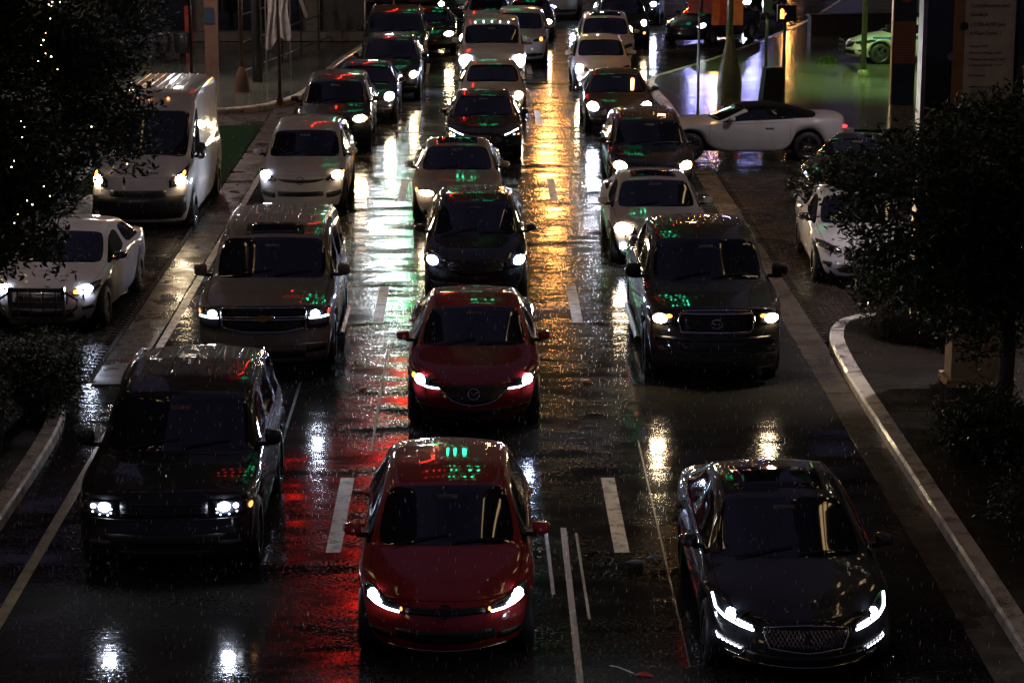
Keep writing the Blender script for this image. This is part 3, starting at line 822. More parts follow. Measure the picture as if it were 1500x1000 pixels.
def fr_rover(r, sk, sp, g):
    for s in (-1, 1):
        h = front_patch(sk, [.52, .66, .82, .93], [.93, .93, .93, .91], [.76, .76, .77, .80], 'headlight', M['lampglass'], r, .01, s, 8, 5)
        front_disc(sk, s*.64, .865, .062, .052, 'lens', M['hl_cool'], h, .024, 14, .006)
        front_disc(sk, s*.76, .87, .03, .03, 'second_lens', M['drl'], h, .025, 10, .01)
        for q, (dx, dz) in enumerate(((-.08, -.02), (-.075, -.06), (.13, -.06), (-.04, -.085), (.05, -.085))):
            front_disc(sk, s*(.64+dx), .865+dz, .010, .009, 'led', M['drl'], h, .02, 6)
        front_disc(sk, s*.905, .86, .018, .035, 'indicator', M['amber_dim'] if s > 0 else M['amber_off'], h, .02, 8)
        front_patch(sk, [.58, .70, .82], [.50, .50, .50], [.42, .42, .42], 'fog_surround', M['black'], r, .008, s, 6, 2)
        for k in range(3):
            z_ = .98-.05*k
            p, n_ = sk.side(1.36, z_, s, .01); MB().box(p, (.012, .14, .02)).build('side_vent_bar', M['steel_d'], r)
    intake(r, sk, .47, .93, .76, 'grille')
    for z in (.90, .855, .81): front_wire(sk, [(x, z) for x in np.linspace(-.45, .45, 13)], .011, 'grille_slat', M['alloy_d'], r, .016)
    front_wire(sk, [(x, .735) for x in np.linspace(-.8, .8, 17)], .008, 'bumper_seam', M['steel_d'], r, .006)
    intake(r, sk, .66, .58, .46, 'lower_grille'); intake(r, sk, .5, .40, .30)
    # lettering across the hood lip, each letter laid on the sheet metal
    for word, x0 in (('RANGE', -.44), ('ROVER', .13)):
        for k, chh in enumerate(word):
            p, n_ = sk.f(x0+.078*k, 1.0, .02)
            text_obj('letter', chh, .075, M['alloy_d'], r, (p.x, sk.f(0, 1.0, .03)[0].y+.02*(p.x/.4)**2, 1.012), (R(70), 0, 0), .003)

def fr_linc(r, sk, sp, g):
    for s in (-1, 1):
        h = front_patch(sk, [.46, .60, .74, .84], [.64, .71, .765, .80], [.585, .60, .64, .71], 'headlight', M['lampglass'], r, .008, s, 12, 5)
        front_disc(sk, s*.665, .685, .05, .036, 'lens', M['hl_white'], h, .022, 14, .02)
        for k in range(5): front_disc(sk, s*(.50+.028*k), .625+.007*k, .011, .015, 'led', M['drl'], h, .02, 8)
        front_wire(sk, [(s*x, z) for x, z in dense([(.48, .595), (.60, .612), (.72, .648), (.80, .695), (.825, .775)])], .012, 'daytime_strip', M['drl'], h, .016)
        for k in range(6): front_disc(sk, s*(.60+.035*k), .415+.006*k, .014, .011, 'fog_led', M['drl'], r, .02, 8)
        front_wire(sk, dense([(s*.56, .40), (s*.60, .33), (s*.80, .34)]), .006, 'fog_trim', M['chrome'], r, .01)
    hw = .39
    front_patch(sk, [-hw, -hw*.5, 0, hw*.5, hw], [.63, .655, .665, .655, .63], [.50, .46, .45, .46, .50], 'grille', M['black'], r, .006, 1, 14, 5)
    front_wire(sk, dense([(-hw, .635), (-hw*.5, .66), (0, .67), (hw*.5, .66), (hw, .635), (hw+.005, .58), (hw*.88, .47), (0, .445), (-hw*.88, .47), (-hw-.005, .58)]), .008, 'grille_frame', M['chrome'], r, .016, True)
    top = lambda x: .63+.035*(1-(x/hw)**2); bot = lambda x: .47-.02*(1-(x/hw)**2)
    st = .038
    for sl in (1, -1):
        for k in range(-14, 15):
            pts = []
            for q in np.linspace(0, 1, 9):
                z = .45+.215*q; x = k*st+sl*(z-.555)*.62
                if abs(x) < hw-.015 and bot(x) < z < top(x): pts.append((x, z))
            if len(pts) > 1: front_wire(sk, pts, .0035, 'grille_wire', M['alloy'], r, .012, n=4)
    b = MB(); c_, n_ = sk.f(0, .56, .03)
    b.box(c_, (.012, .012, .11)); b.box(c_, (.035, .012, .012)); e = b.build('emblem', M['chrome'], r)
    MB().box(c_, (.05, .008, .11)).build('emblem_plate', M['black'], e)
    front_wire(sk, [(x, .30) for x in np.linspace(-.7, .7, 17)], .006, 'bumper_trim', M['chrome'], r, .012)
    intake(r, sk, .55, .40, .31)

def fr_tundra(r, sk, sp, g):
    for s in (-1, 1):
        h = front_patch(sk, [.60, .72, .86, .95], [1.06, 1.08, 1.10, 1.09], [.90, .90, .91, .95], 'headlight', M['lampglass'], r, .01, s, 8, 5)
        front_disc(sk, s*.80, .985, .095, .07, 'lens', M['hl_warm'], h, .024, 14, .006)
        front_disc(sk, s*.675, 1.03, .045, .03, 'indicator', M['amber'], h, .02, 10)
        front_patch(sk, [.68, .78, .88], [.60]*3, [.50]*3, 'fog_surround', M['black'], r, .008, s, 6, 3)
        front_disc(sk, s*.78, .55, .045, .045, 'fog_lamp', M['chrome'], r, .02, 12)
    intake(r, sk, .50, 1.06, .80, 'grille', trap=.04, nz=5)
    front_wire(sk, dense([(-.52, 1.07), (.52, 1.07), (.54, .95), (.50, .80), (-.50, .80), (-.54, .95)]), .022, 'grille_surround', M['chrome'], r, .016, True)
    front_wire(sk, [(x, 1.125-.02*(x/.5)**2) for x in np.linspace(-.5, .5, 13)], .015, 'hood_trim', M['chrome'], r, .01)
    for z in (1.01, .97, .93, .89, .85): front_wire(sk, [(x, z) for x in np.linspace(-.48, .48, 13)], .006, 'grille_slat', M['steel_d'], r, .014)
    e = ring_emblem(r, sk, .93, .068)
    front_wire(sk, [(.035*math.cos(a), .93+.062*math.sin(a)) for a in np.linspace(0, 6.283, 15)[:-1]], .006, 'inner_oval', M['chrome'], e, .024, True)
    front_wire(sk, [(.07*math.cos(a), .955+.03*math.sin(a)) for a in np.linspace(0, 6.283, 15)[:-1]], .006, 'inner_oval', M['chrome'], e, .024, True)
    front_wire(sk, [(x, .70) for x in np.linspace(-.86, .86, 17)], .035, 'bumper_bar', M['alloy_d'], r, .0)
    intake(r, sk, .52, .62, .54, 'bumper_slot'); intake(r, sk, .6, .42, .32)
    front_wire(sk, [(x, .50) for x in np.linspace(-.86, .86, 17)], .012, 'bumper_trim', M['alloy_d'], r, .006)

def fr_van(r, sk, sp, g):
    for s in (-1, 1):
        h = front_patch(sk, [.60, .72, .86, .93], [1.05, 1.12, 1.22, 1.28], [.90, .92, .98, 1.08], 'headlight', M['lampglass'], r, .01, s, 8, 5)
        front_disc(sk, s*.80, 1.03, .085, .085, 'lens', M['hl_warm'], h, .024, 14, .006)
        front_disc(sk, s*.86, 1.14, .03, .04, 'indicator', M['amber'], h, .02, 8)
    intake(r, sk, .55, .86, .72, 'grille'); intake(r, sk, .90, .74, .30, 'bumper', off=.02, nx=16)
    for s in (-1, 1):
        for k in range(12):
            x = s*(.06+.028*k)
            p, n_ = sk.f(x, 1.17, .008); MB().box(p, (.012, .02, .035)).build('cowl_vent_slot', M['black'], r)

def fr_police(r, sk, sp, g):
    for s in (-1, 1):
        lamp(r, sk, s, [.48, .62, .76, .84], [.70, .74, .78, .79], [.64, .64, .66, .71],
             [(.64, .695, .09, .045)], M['hl_white'], (.53, .68, .045, .028))
        front_patch(sk, [.62, .70, .80], [.46]*3, [.40]*3, 'fog_surround', M['black'], r, .006, s, 6, 2)
    intake(r, sk, .42, .68, .52, 'grille'); intake(r, sk, .5, .44, .30)
    # push bumper
    b = MB()
    for x in (-.42, .42): b.box((x, -.10, .56), (.06, .08, .56))
    b.box((0, -.11, .80), (.84, .06, .06)); b.box((0, -.11, .33), (.84, .05, .06)); b.box((0, -.115, .56), (.84, .03, .10))
    for x in (-.3, -.1, .1, .3): b.box((x, -.10, .56), (.02, .03, .46))
    for x in (-1, 1): b.tube([(x*.42, -.1, .78), (x*.62, .0, .62), (x*.60, .0, .50), (x*.42, -.1, .36)], .022, 6)
    b.build('push_bumper', M['steel_d'], r)

def fr_psuv(r, sk, sp, g):
    for s in (-1, 1):
        h = front_patch(sk, [.46, .60, .74, .86], [.69, .73, .77, .78], [.63, .63, .66, .72], 'headlight', M['lampglass'], r, .01, s, 8, 4)
        front_disc(sk, s*.66, .69, .035, .03, 'reflector', M['chrome'], h, .016, 10)
        front_patch(sk, [.62, .70, .80], [.46]*3, [.40]*3, 'fog_surround', M['black'], r, .006, s, 6, 2)
    intake(r, sk, .42, .68, .50, 'grille', trap=.04, nz=4); intake(r, sk, .52, .44, .30)
    b = MB()
    for x in (-.30, .30): b.box((x, -.06, .56), (.05, .06, .46))
    b.box((0, -.07, .72), (.60, .05, .05)); b.box((0, -.07, .40), (.60, .04, .05)); b.box((0, -.07, .56), (.60, .03, .06))
    b.build('push_bumper', M['steel_d'], r)

# ------------------------------------------------------------------ the traffic
def roof_bits(root, sk, xs, y0, y1, mat, name='roof_rib', w_=.012, h_=.012, n=10):
    for x in xs:
        P_ = [sk.top(x, y0+(y1-y0)*k/(n-1), h_*.3)[0] for k in range(n)]
        MB().tube(P_, w_, 5).build(name, mat, root)

def sunroof(root, sk, hw, y0, y1):
    def fn(u, v): return sk.top(-hw+2*hw*u, y0+(y1-y0)*v, .006)
    grid_patch(fn, 8, 4, 'sunroof', M['glass'], root, .01)

def roof_rails(root, sk, x, y0, y1, mat):
    for s in (-1, 1):
        P_ = [sk.top(s*x, y0+(y1-y0)*k/11, .05 if 0 < k < 11 else .0)[0] for k in range(12)]
        MB().tube(P_, .02, 6).build('roof_rail', mat, root, True)

Q1 = 'cars waiting in the middle lane'; Q2 = 'cars waiting in the left lane'; Q3 = 'cars waiting in the right lane'; Q4 = 'vehicles parked in the paved bays'; Q5 = 'cars far up the street'
red = P('deep_red', (.33, .009, .010), metal=.25); red2 = P('cherry', (.28, .007, .010), metal=.35)
blk = P('black', (.010, .010, .012), metal=.1); blk2 = P('midnight', (.010, .012, .020), metal=.3)
wht = P('white', (.64, .61, .62), metal=0); slv = P('silver', (.42, .42, .43), metal=.5); tanp = P('champagne', (.42, .37, .33), metal=.4)
pew = P('pewter', (.19, .16, .125), metal=.5); gun = P('gunmetal', (.035, .032, .028), metal=.5); dkb = P('dark_blue', (.012, .018, .045), metal=.4)
dgr = P('dark_grey', (.035, .034, .036), metal=.4); navyp = P('lincoln', (.016, .016, .022), metal=.4)

make_car('hatchback_car', 'hatch', red, -.34, 21.74, 'red hatchback nearest the camera with slanted white daytime strips', 'car', 0, 2, front=fr_golf, style='5', group=Q1)
c, sk, sp, g = make_car('sedan_car', 'sedan', red2, -.08, 30.60, 'red sedan with curved chrome grille edge, behind the red hatchback', 'car', 0, 2, front=fr_mazda6, group=Q1)
c, sk, sp, g = make_car('crossover_car', 'hatch', blk, -.06, 38.80, 'black crossover with winged grille and bluish headlights, behind the red sedan', 'car', 0, 2, front=fr_lexus, group=Q1, L=4.55, yr=3.6,
    prof=[(.13, .82), (.45, .95), (1.1, 1.10), (1.95, 1.52), (2.5, 1.60), (3.4, 1.58), (4.05, 1.52), (4.35, 1.16), (4.5, 1.05)],
    belt=[(.42, .78), (.9, .93), (1.4, 1.02), (3.2, 1.08), (4.4, 1.12)], rroof=(3.9, 4.07), rbase=(4.2, 4.37), wtop=(2.12, 1.95), cowl=(1.38, 1.1), wend=3.95)
c, sk, sp, g = make_car('sedan_car', 'sedan', tanp, -.45, 46.72, 'champagne sedan with long warm headlights and a sunroof, middle lane', 'car', 0, 2, front=fr_tan, group=Q1)
sunroof(c, sk, .42, 2.35, 2.95)
make_car('sedan_car', 'sedan', blk2, .12, 55.35, 'black sedan with thin slanted white light strips and four-ring emblem', 'car', 0, 2, front=fr_audi, group=Q1)
make_car('sedan_car', 'sedan', slv, .37, 62.45, 'silver sedan with one amber-lit headlight, just behind the four-ring black sedan', 'car', 0, 1, front=fr_plain('hl_warm', amber=1), group=Q1)
c, sk, sp, g = make_car('sport_utility_car', 'bigsuv', slv, .40, 70.0, 'silver utility vehicle with glaring blue-white headlights and five roof markers', 'suv', 0, 2,
    front=fr_plain('hl_blue', lens=(.70, .72, .12, .11), dz=.14, grille=(.46, .74, .60)), group=Q1)
for k in range(5):
    p, n_ = sk.top(-.5+.25*k, 2.35, .02); MB().ball(p, .025, 6).build('roof_marker', M['drl'], c)
make_car('sedan_car', 'sedan', wht, .36, 85.1, 'pale sedan cut by the top edge, behind the utility vehicle with roof markers', 'car', 0, 1, front=fr_plain('hl_warm'), group=Q5)
make_car('sedan_car', 'suv', slv, 1.30, 76.4, 'silver car squeezed between the two middle rows, its side glittering', 'car', R(-2), 1, front=fr_plain('amber_dim', both=1, lens=(.68, .70, .04, .04), dz=.15), group=Q5)
make_car('sedan_car', 'sedan', dgr, 1.75, 84.1, 'dark sedan with gold glints on its hood at the top edge', 'car', R(-3), 1, front=fr_plain('hl_warm', lens=(.66, .70, .09, .05)), group=Q5)
make_car('pickup_truck', 'pickup', slv, 2.9, 93, 'silver pickup seen by its bright side at the top edge', 'pickup truck', R(-4), 1, front=fr_plain('hl_white', dz=.3), group=Q5)

make_car('sedan_car', 'sedan', blk2, -.75, 92, 'dark car cut by the top edge behind the dotted-hood sedan', 'car', 0, 1, front=fr_plain('hl_warm'), group=Q5)
make_car('sedan_car', 'suv', dgr, 5.9, 90.5, 'dark car cut by the top edge behind the dark van', 'car', R(-8), 1, front=fr_plain('hl_cool', dz=.12), group=Q5)
# left lane
c, sk, sp, g = make_car('sport_utility_car', 'rover', blk, -3.40, 24.50, 'black boxy utility vehicle with lettering across its hood lip', 'suv', R(0), 2, front=fr_rover, style='5', group=Q2)
roof_bits(c, sk, (-.5, -.25, 0, .25, .5), 2.5, 4.2, blk, w_=.010)
roof_rails(c, sk, .72, 2.2, 4.2, blk)
c, sk, sp, g = make_car('sport_utility_car', 'bigsuv', pew, -3.16, 33.95, 'pewter full-size utility vehicle with gold bow-tie emblem and ribbed roof', 'suv', 0, 2, front=fr_tahoe, style='5', group=Q2)
roof_bits(c, sk, (-.52, -.31, -.1, .1, .31, .52), 3.0, 4.7, pew, w_=.012); roof_rails(c, sk, .74, 2.3, 4.7, M['alloy']); sunroof(c, sk, .45, 2.25, 2.8)
for s in (-1, 1): MB().tube([(s*1.06, 1.5, .36), (s*1.06, 3.4, .36)], .035, 8).build('running_board', M['alloy'], c)
make_car('crossover_car', 'suv', wht, -3.63, 47.80, 'white crossover with winged emblem and blue-lit right flank', 'suv', R(0), 2, front=fr_cx7, group=Q2)
make_car('crossover_car', 'suv', dgr, -3.53, 56.85, 'dark crossover with three chrome grille bars behind the white crossover', 'suv', R(0), 2,
    front=fr_plain('hl_warm', lens=(.64, .71, .10, .045), dz=.12, grille=(.40, .70, .56), amber=1, emb=True), group=Q2)
make_car('sedan_car', 'sedan', dkb, -3.05, 62.2, 'dark blue sedan with a green and red speckled roof, left lane', 'car', 0, 1, front=fr_plain('hl_warm', both=1, lens=(.68, .70, .08, .06)), group=Q2)
make_car('sedan_car', 'suv', blk2, -2.55, 67.2, 'black car with brownish flank and red-rimmed headlight, left lane', 'car', 0, 1, front=fr_plain('hl_warm', both=1, lens=(.68, .70, .07, .06), dz=.05, amber=1), group=Q2)
c, sk, sp, g = make_car('sport_utility_car', 'bigsuv', gun, -2.65, 73.9, 'dark utility vehicle with pale lower doors and roof rack, left lane', 'suv', 0, 1, front=fr_plain('hl_warm', both=1, lens=(.70, .70, .05, .05), dz=.2), group=Q2)
roof_rails(c, sk, .72, 2.4, 4.7, M['alloy'])
make_car('sedan_car', 'sedan', blk2, -1.65, 79.8, 'dark sedan with green dotted hood and gold headlight near the top edge', 'car', 0, 1, front=fr_plain('hl_warm', both=1, lens=(.64, .70, .10, .04)), group=Q5)

# right lane
c, sk, sp, g = make_car('luxury_sedan', 'sedan', navyp, 3.08, 21.14, 'black luxury sedan with diamond mesh grille at the lower right', 'car', R(0), 2, front=fr_linc, style='10', group=Q3, mir=blk)
for s in (-1, 1):
    P_ = [sk.side(y_, g['Zb'](y_)+.045, s, .012)[0] for y_ in np.linspace(1.62, 3.8, 14)]
    MB().tube(P_, .010, 5).build('window_trim', M['chrome'], c, True)
sunroof(c, sk, .45, 2.35, 3.0)
c, sk, sp, g = make_car('pickup_truck', 'pickup', gun, 3.42, 33.38, 'dark grey pickup with chrome framed grille and warm headlights', 'pickup truck', R(0), 2, front=fr_tundra, style='5', group=Q3, mir=blk)
roof_bits(c, sk, (-.56, -.42, -.05, .32), 2.6, 3.6, gun, w_=.010)
for s in (-1, 1): MB().tube([(s*1.05, 1.5, .40), (s*1.05, 4.0, .40)], .045, 8).build('running_board', M['alloy_d'], c)
c, sk, sp, g = make_car('sedan_car', 'sedan', wht, 3.29, 42.12, 'white sedan with a dark sunroof behind the grey pickup', 'car', R(0), 2, front=fr_plain('hl_warm', lens=(.66, .70, .10, .05), fog=(-1, .68, .40, 'hl_cool'), grille=(.36, .68, .60), emb=True), group=Q3)
sunroof(c, sk, .42, 2.35, 2.8)
make_car('crossover_car', 'suv', blk, 3.67, 49.35, 'black crossover touching the white sedan in front, warm headlights', 'suv', R(0), 2, front=fr_plain('hl_warm', lens=(.68, .70, .09, .05), dz=.10, amber=2), group=Q3)
make_car('sedan_car', 'sedan', dgr, 3.60, 60.0, 'dark sedan with blue-lit left flank beside the corner kerb', 'car', R(0), 2, front=fr_plain('hl_white', lens=(.68, .70, .09, .06)), group=Q3)
make_car('hatchback_car', 'hatch', wht, 3.62, 69.2, 'small pale hatchback with a lit lamp and fog lamp one above the other', 'car', 0, 1, front=fr_plain('hl_warm', both=-1, lens=(.68, .70, .07, .06), fog=(-1, .68, .40, 'hl_warm')), group=Q3)
c, sk, sp, g = make_car('crossover_car', 'suv', wht, 3.98, 74.5, 'white crossover with green-tinted flank and brown sunroof, right lane', 'suv', R(-2), 1, front=fr_plain('hl_cool', both=-1, lens=(.68, .72, .10, .09), dz=.12), group=Q3)
sunroof(c, sk, .5, 2.2, 3.2)
make_car('taxi_van', 'suv', blk2, 5.0, 81.8, 'dark van with a white lamp above an amber one, top right of the queue', 'van', 0, 1, front=fr_plain('hl_warm', both=1, lens=(.68, .72, .06, .055), dz=.15, fog=(1, .68, .55, 'amber')), group=Q5)
make_car('sedan_car', 'sedan', dkb, 6.9, 83, 'dark blue car parked at the corner of the side street, behind the red signs', 'car', R(-35), 1, front=fr_plain('drl', both=1), group=Q5)
make_car('sedan_car', 'sedan', blk2, 9.6, 93, 'dark car with rippling highlights coming down the side street', 'car', R(-28), 1, front=fr_plain('hl_blue', both=True), group=Q5)

# parked in the bays
make_car('police_car', 'sedan', wht, -6.95, 36.80, 'white police sedan with black push bumper under the left tree', 'police car', R(-3), 2, front=fr_police, style='5', group=Q4, mir=blk)
c, sk, sp, g = make_car('cargo_van', 'van', wht, -6.68, 46.05, 'tall white cargo van with ribbed roof and three roof marker lamps', 'van', R(-1), 2, front=fr_van, style='5', group=Q4, mir=blk)
roof_bits(c, sk, [-.68+.17*k for k in range(9)], 2.8, 5.5, wht, w_=.018)
for x_ in (-.25, 0, .36): p, n_ = sk.f(x_, 2.40, .03); MB().ball(p, .035, 6).build('roof_marker', M['amber_dim'], c)
make_car('police_car', 'sedan', wht, 6.75, 40.30, 'white police sedan with unlit headlights half hidden by the right tree', 'police car', R(-2), 2, front=fr_psuv, style='5', group=Q4, mir=blk)
make_car('sedan_car', 'coupe', blk2, 7.35, 48.4, 'black sports car with a thin light strip, nosing out from the right bays', 'car', R(-20), 2, front=fr_plain('bluelamp', lens=(.70, .72, .03, .03), amber=-1), group=Q4)
c, sk, sp, g = make_car('convertible_car', 'coupe', wht, 3.98, 56.5, 'white convertible with black soft top crossing the road, red tail lamp lit', 'car', R(-88), 2, roofmat=M['fabric'], style='5', front=fr_plain('black', both=False), group='crossing car', softtop=True)
for sg in (-1, 1):
    p, n_ = sk.side(4.62, .80, sg, .02); MB().ball(p, (.02, .09, .045), 10).build('tail_lamp', M['tail'], c, True)
    p, n_ = sk.side(4.40, .52, sg, .012); MB().box(p, (.015, .10, .03)).build('side_marker', M['tail_dim'], c)

c, sk, sp, g = make_car('police_car', 'sedan', wht, 11.75, 76.6, 'white patrol car with blue side stripe lit green near the orange totem', 'police car', R(-84), 2, front=fr_psuv, style='5', group='patrol car', mir=blk)
c.location.z = .125
for sg in (-1, 1):
    P_ = [sk.side(y_, .80+.02*(y_-.8), sg, .008)[0] for y_ in np.linspace(.75, 4.4, 16)]
    V_ = []; F_ = []
    for k, p in enumerate(P_):
        V_ += [p+Vector((0, 0, -.05)), p+Vector((0, 0, .06))]
        if k: F_.append((2*k-2, 2*k, 2*k+1, 2*k-1))
    mk('door_stripe', V_, F_, M['blue'], c)
# ------------------------------------------------------------------ ground, kerbs, markings
def sheet(name, poly, z, mat, parent=None, kind='structure', sub=False):
    o = mk(name, [(x, y, z) for x, y in poly], [tuple(range(len(poly)))], mat, parent)
    if kind and not parent: o['kind'] = kind
    return o

def strip(name, P_, widths, z, mat, parent=None, side=1):
    """ribbon along P_, offset to one side"""
    V = []; F = []
    for i, p in enumerate(P_):
        a = Vector(P_[max(i-1, 0)]); b = Vector(P_[min(i+1, len(P_)-1)]); t = (b-a).normalized(); n = Vector((t.y, -t.x))*side
        w_ = widths if not isinstance(widths, (list, tuple)) else widths[i]
        q = Vector(p)+n*w_
        V += [(p[0], p[1], z), (q.x, q.y, z)]
        if i: F.append((2*i-2, 2*i, 2*i+1, 2*i-1))
    return mk(name, V, F, mat, parent)

sheet('ground', [(-400, -30), (400, -30), (400, 900), (-400, 900)], -.012, M['asphalt'])
sheet('road', [(-5.05, -10), (5.05, -10), (5.05, 71), (8.5, 80), (19, 118), (26, 180), (-5.0, 180), (-4.2, 110), (-4.3, 80), (-5.05, 66)], 0, M['asphalt'])

mark_road = empty('road_markings', kind='structure')
def rectm(name, x, y0, y1, w_, mat, dx=0.0, z=.004):
    mk(name, [(x-w_/2, y0, z), (x+w_/2, y0, z), (x+w_/2+dx, y1, z), (x-w_/2+dx, y1, z)], [(0, 1, 2, 3)], mat, mark_road)
for k in range(7):
    y0 = 25.7+12.19*k
    if k != 0: rectm('lane_dash', -1.66, y0-.05, y0+3.0, .17, M['line'])
    else: rectm('lane_dash', -1.66, y0, y0+3.05, .17, M['line'])
    rectm('lane_dash', 1.60, y0-.05, y0+3.0, .17, M['line'])
rectm('edge_line', -4.98, 15, 31.3, .13, M['line_y']); rectm('edge_line', -4.98, 32.2, 64, .13, M['line'])
rectm('worn_line', .95, 18, 26.6, .07, M['line_w'], .02); rectm('worn_line', 1.13, 23.4, 26.4, .03, M['line_w'], -.02); rectm('worn_line', .78, 24.2, 26.8, .04, M['line_w'], -.02)
rectm('joint_line', 2.05, 22, 30.5, .02, M['line_w'], .05)
rectm('joint_line', -2.62, 27.0, 33.8, .04, M['line_w'], .0)
rectm('joint_line', -1.42, 30, 36, .03, M['line_w'], .0)

def slabs(name, x0, x1, y0, y1, step, z, mat, parent_kind='structure', jit=.004):
    root = empty(name, kind=parent_kind)
    y = y0; k = 0
    while y < y1-.01:
        ye = min(y+step, y1); dz = random.uniform(-jit, jit)
        MB().prism([(x0, y+.01), (x1, y+.01), (x1, ye-.01), (x0, ye-.01)], z-.05, z+dz).build('slab', mat, root)
        y = ye
    return root
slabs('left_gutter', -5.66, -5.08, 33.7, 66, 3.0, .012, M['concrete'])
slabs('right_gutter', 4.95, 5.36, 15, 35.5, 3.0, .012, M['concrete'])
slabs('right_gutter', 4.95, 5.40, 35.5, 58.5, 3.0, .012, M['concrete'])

def pavers(name, x0, x1, y0, y1, mat, bw=.10, bl=.21, far=99):
    """brick paving: the nearest bricks one by one, the rest joined"""
    root = empty(name, kind='structure')
    sheet('bedding', [(x0, y0), (x1, y0), (x1, y1), (x0, y1)], .001, M['joint'], root, None)
    vs = [(sx*(bl/2-.007-(.006 if z else 0)), sy*(bw/2-.007-(.006 if z else 0)), z*.02) for z in (0, 1) for sx, sy in ((-1, -1), (1, -1), (1, 1), (-1, 1))]
    fs = [(4, 5, 6, 7), (0, 1, 5, 4), (1, 2, 6, 5), (2, 3, 7, 6), (3, 0, 4, 7)]
    me = bpy.data.meshes.new('brick'); me.from_pydata(vs, [], fs); me.materials.append(mat)
    cells = []
    ny = int((y1-y0)/bw); nx = int((x1-x0)/bl)
    for r_ in range(ny):
        for c_ in range(nx):
            x = x0+(c_+.5+(.5 if r_ % 2 else 0))*bl; y = y0+(r_+.5)*bw
            if x+bl/2 <= x1: cells.append((x, y))
    b = MB()
    for i, (x, y) in enumerate(cells):
        rot = (random.gauss(0, .022), random.gauss(0, .022), random.gauss(0, .015)); z = .004+random.uniform(-.003, .004)
        if i < 290: link('brick', me, root, (x, y, z), rot)
        else:
            m = Matrix.Rotation(rot[0], 3, 'X') @ Matrix.Rotation(rot[1], 3, 'Y')
            b.add([m @ Vector(v)+Vector((x, y, z)) for v in vs], fs)
    if b.V:
        o = b.build('bricks_beyond', mat, root); o['kind'] = 'stuff'
    return root
pavers('left_parking_bay', -9.1, -5.68, 33.9, 50.6, M['pavers'])
pavers('right_parking_bay', 5.42, 8.9, 36.3, 53.5, M['pavers'])

def kerb(name, P_, w_, h, side, mat=None, step=1):
    """kerb stones along P_, each a block with its own edges"""
    root = empty(name, kind='structure')
    # resample
    pts = [Vector(p) for p in P_]
    for i in range(0, len(pts)-1, step):
        seg = pts[i:i+step+1]
        V = []; F = []
        dz = random.uniform(-.006, .006)
        for k, p in enumerate(seg):
            gi = i+k
            a = pts[max(gi-1, 0)]; b = pts[min(gi+1, len(pts)-1)]; t = (b-a).normalized(); n = Vector((t.y, -t.x))*side
            if k == 0: p = p+t*.008
            if k == len(seg)-1: p = p-t*.008
            for off, z in ((0, -.03), (.012, h-.03), (.045, h+dz), (w_, h+.005+dz), (w_+.01, -.03)):
                q = p+n*off; V.append((q.x, q.y, z))
            if k:
                for m in range(4): F.append((5*k-5+m, 5*k+m, 5*k+m+1, 5*k-4+m))
        F += [(0, 1, 2, 3, 4), tuple(5*(len(seg)-1)+m for m in (4, 3, 2, 1, 0))]
        mk('kerb_stone', V, F, mat or M['kerb'], root)
    return root
def curve(pts, n=6):
    o = []
    for i in range(len(pts)-1):
        p0 = Vector(pts[max(i-1, 0)]); p1 = Vector(pts[i]); p2 = Vector(pts[i+1]); p3 = Vector(pts[min(i+2, len(pts)-1)])
        for k in range(n):
            t = k/n
            o.append(.5*((2*p1)+(-p0+p2)*t+(2*p0-5*p1+4*p2-p3)*t*t+(-p0+3*p1-3*p2+p3)*t**3))
    return o+[Vector(pts[-1])]
lk = curve([(-5.62, 14), (-5.60, 22), (-5.58, 29), (-5.68, 31.6), (-6.02, 33.0), (-6.6, 34.2), (-7.6, 34.9), (-9.4, 35.2)], 5)
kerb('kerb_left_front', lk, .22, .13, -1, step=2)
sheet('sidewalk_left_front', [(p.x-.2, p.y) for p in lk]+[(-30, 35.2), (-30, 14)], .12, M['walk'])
rk = curve([(5.30, 14), (5.34, 24), (5.34, 30), (5.36, 34.5), (5.52, 36.6), (6.0, 37.7), (7.2, 38.2), (9.5, 38.3)], 5)
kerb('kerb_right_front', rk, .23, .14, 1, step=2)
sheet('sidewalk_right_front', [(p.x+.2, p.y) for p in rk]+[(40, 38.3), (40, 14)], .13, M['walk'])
for k in range(16):   # joints of the sidewalk flags
    MB().box((9.0, 15+1.5*k, .1315), (6.9, .02, .003)).build('sidewalk_joint', M['joint'], None)['kind'] = 'structure'
# left: the bays end, the wide wet pavement begins
lf = curve([(-9.3, 64.2), (-7.2, 64.6), (-6.0, 65.4), (-5.15, 67.5), (-4.75, 71), (-4.42, 77), (-3.6, 84.5), (-2.7, 92), (-2.2, 104), (-2.0, 130)], 5)
kerb('kerb_left_rear', lf, .22, .14, -1, step=2)
sheet('sidewalk_left_rear', [(p.x-.2, p.y+.1) for p in lf]+[(-60, 130), (-60, 64.3)], .13, M['plaza'])
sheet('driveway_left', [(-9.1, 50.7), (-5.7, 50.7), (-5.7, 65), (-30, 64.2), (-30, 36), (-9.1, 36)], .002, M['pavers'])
slabs('left_cross_band', -9.0, -5.7, 62.2, 64.3, 2.1, .014, M['concrete'])
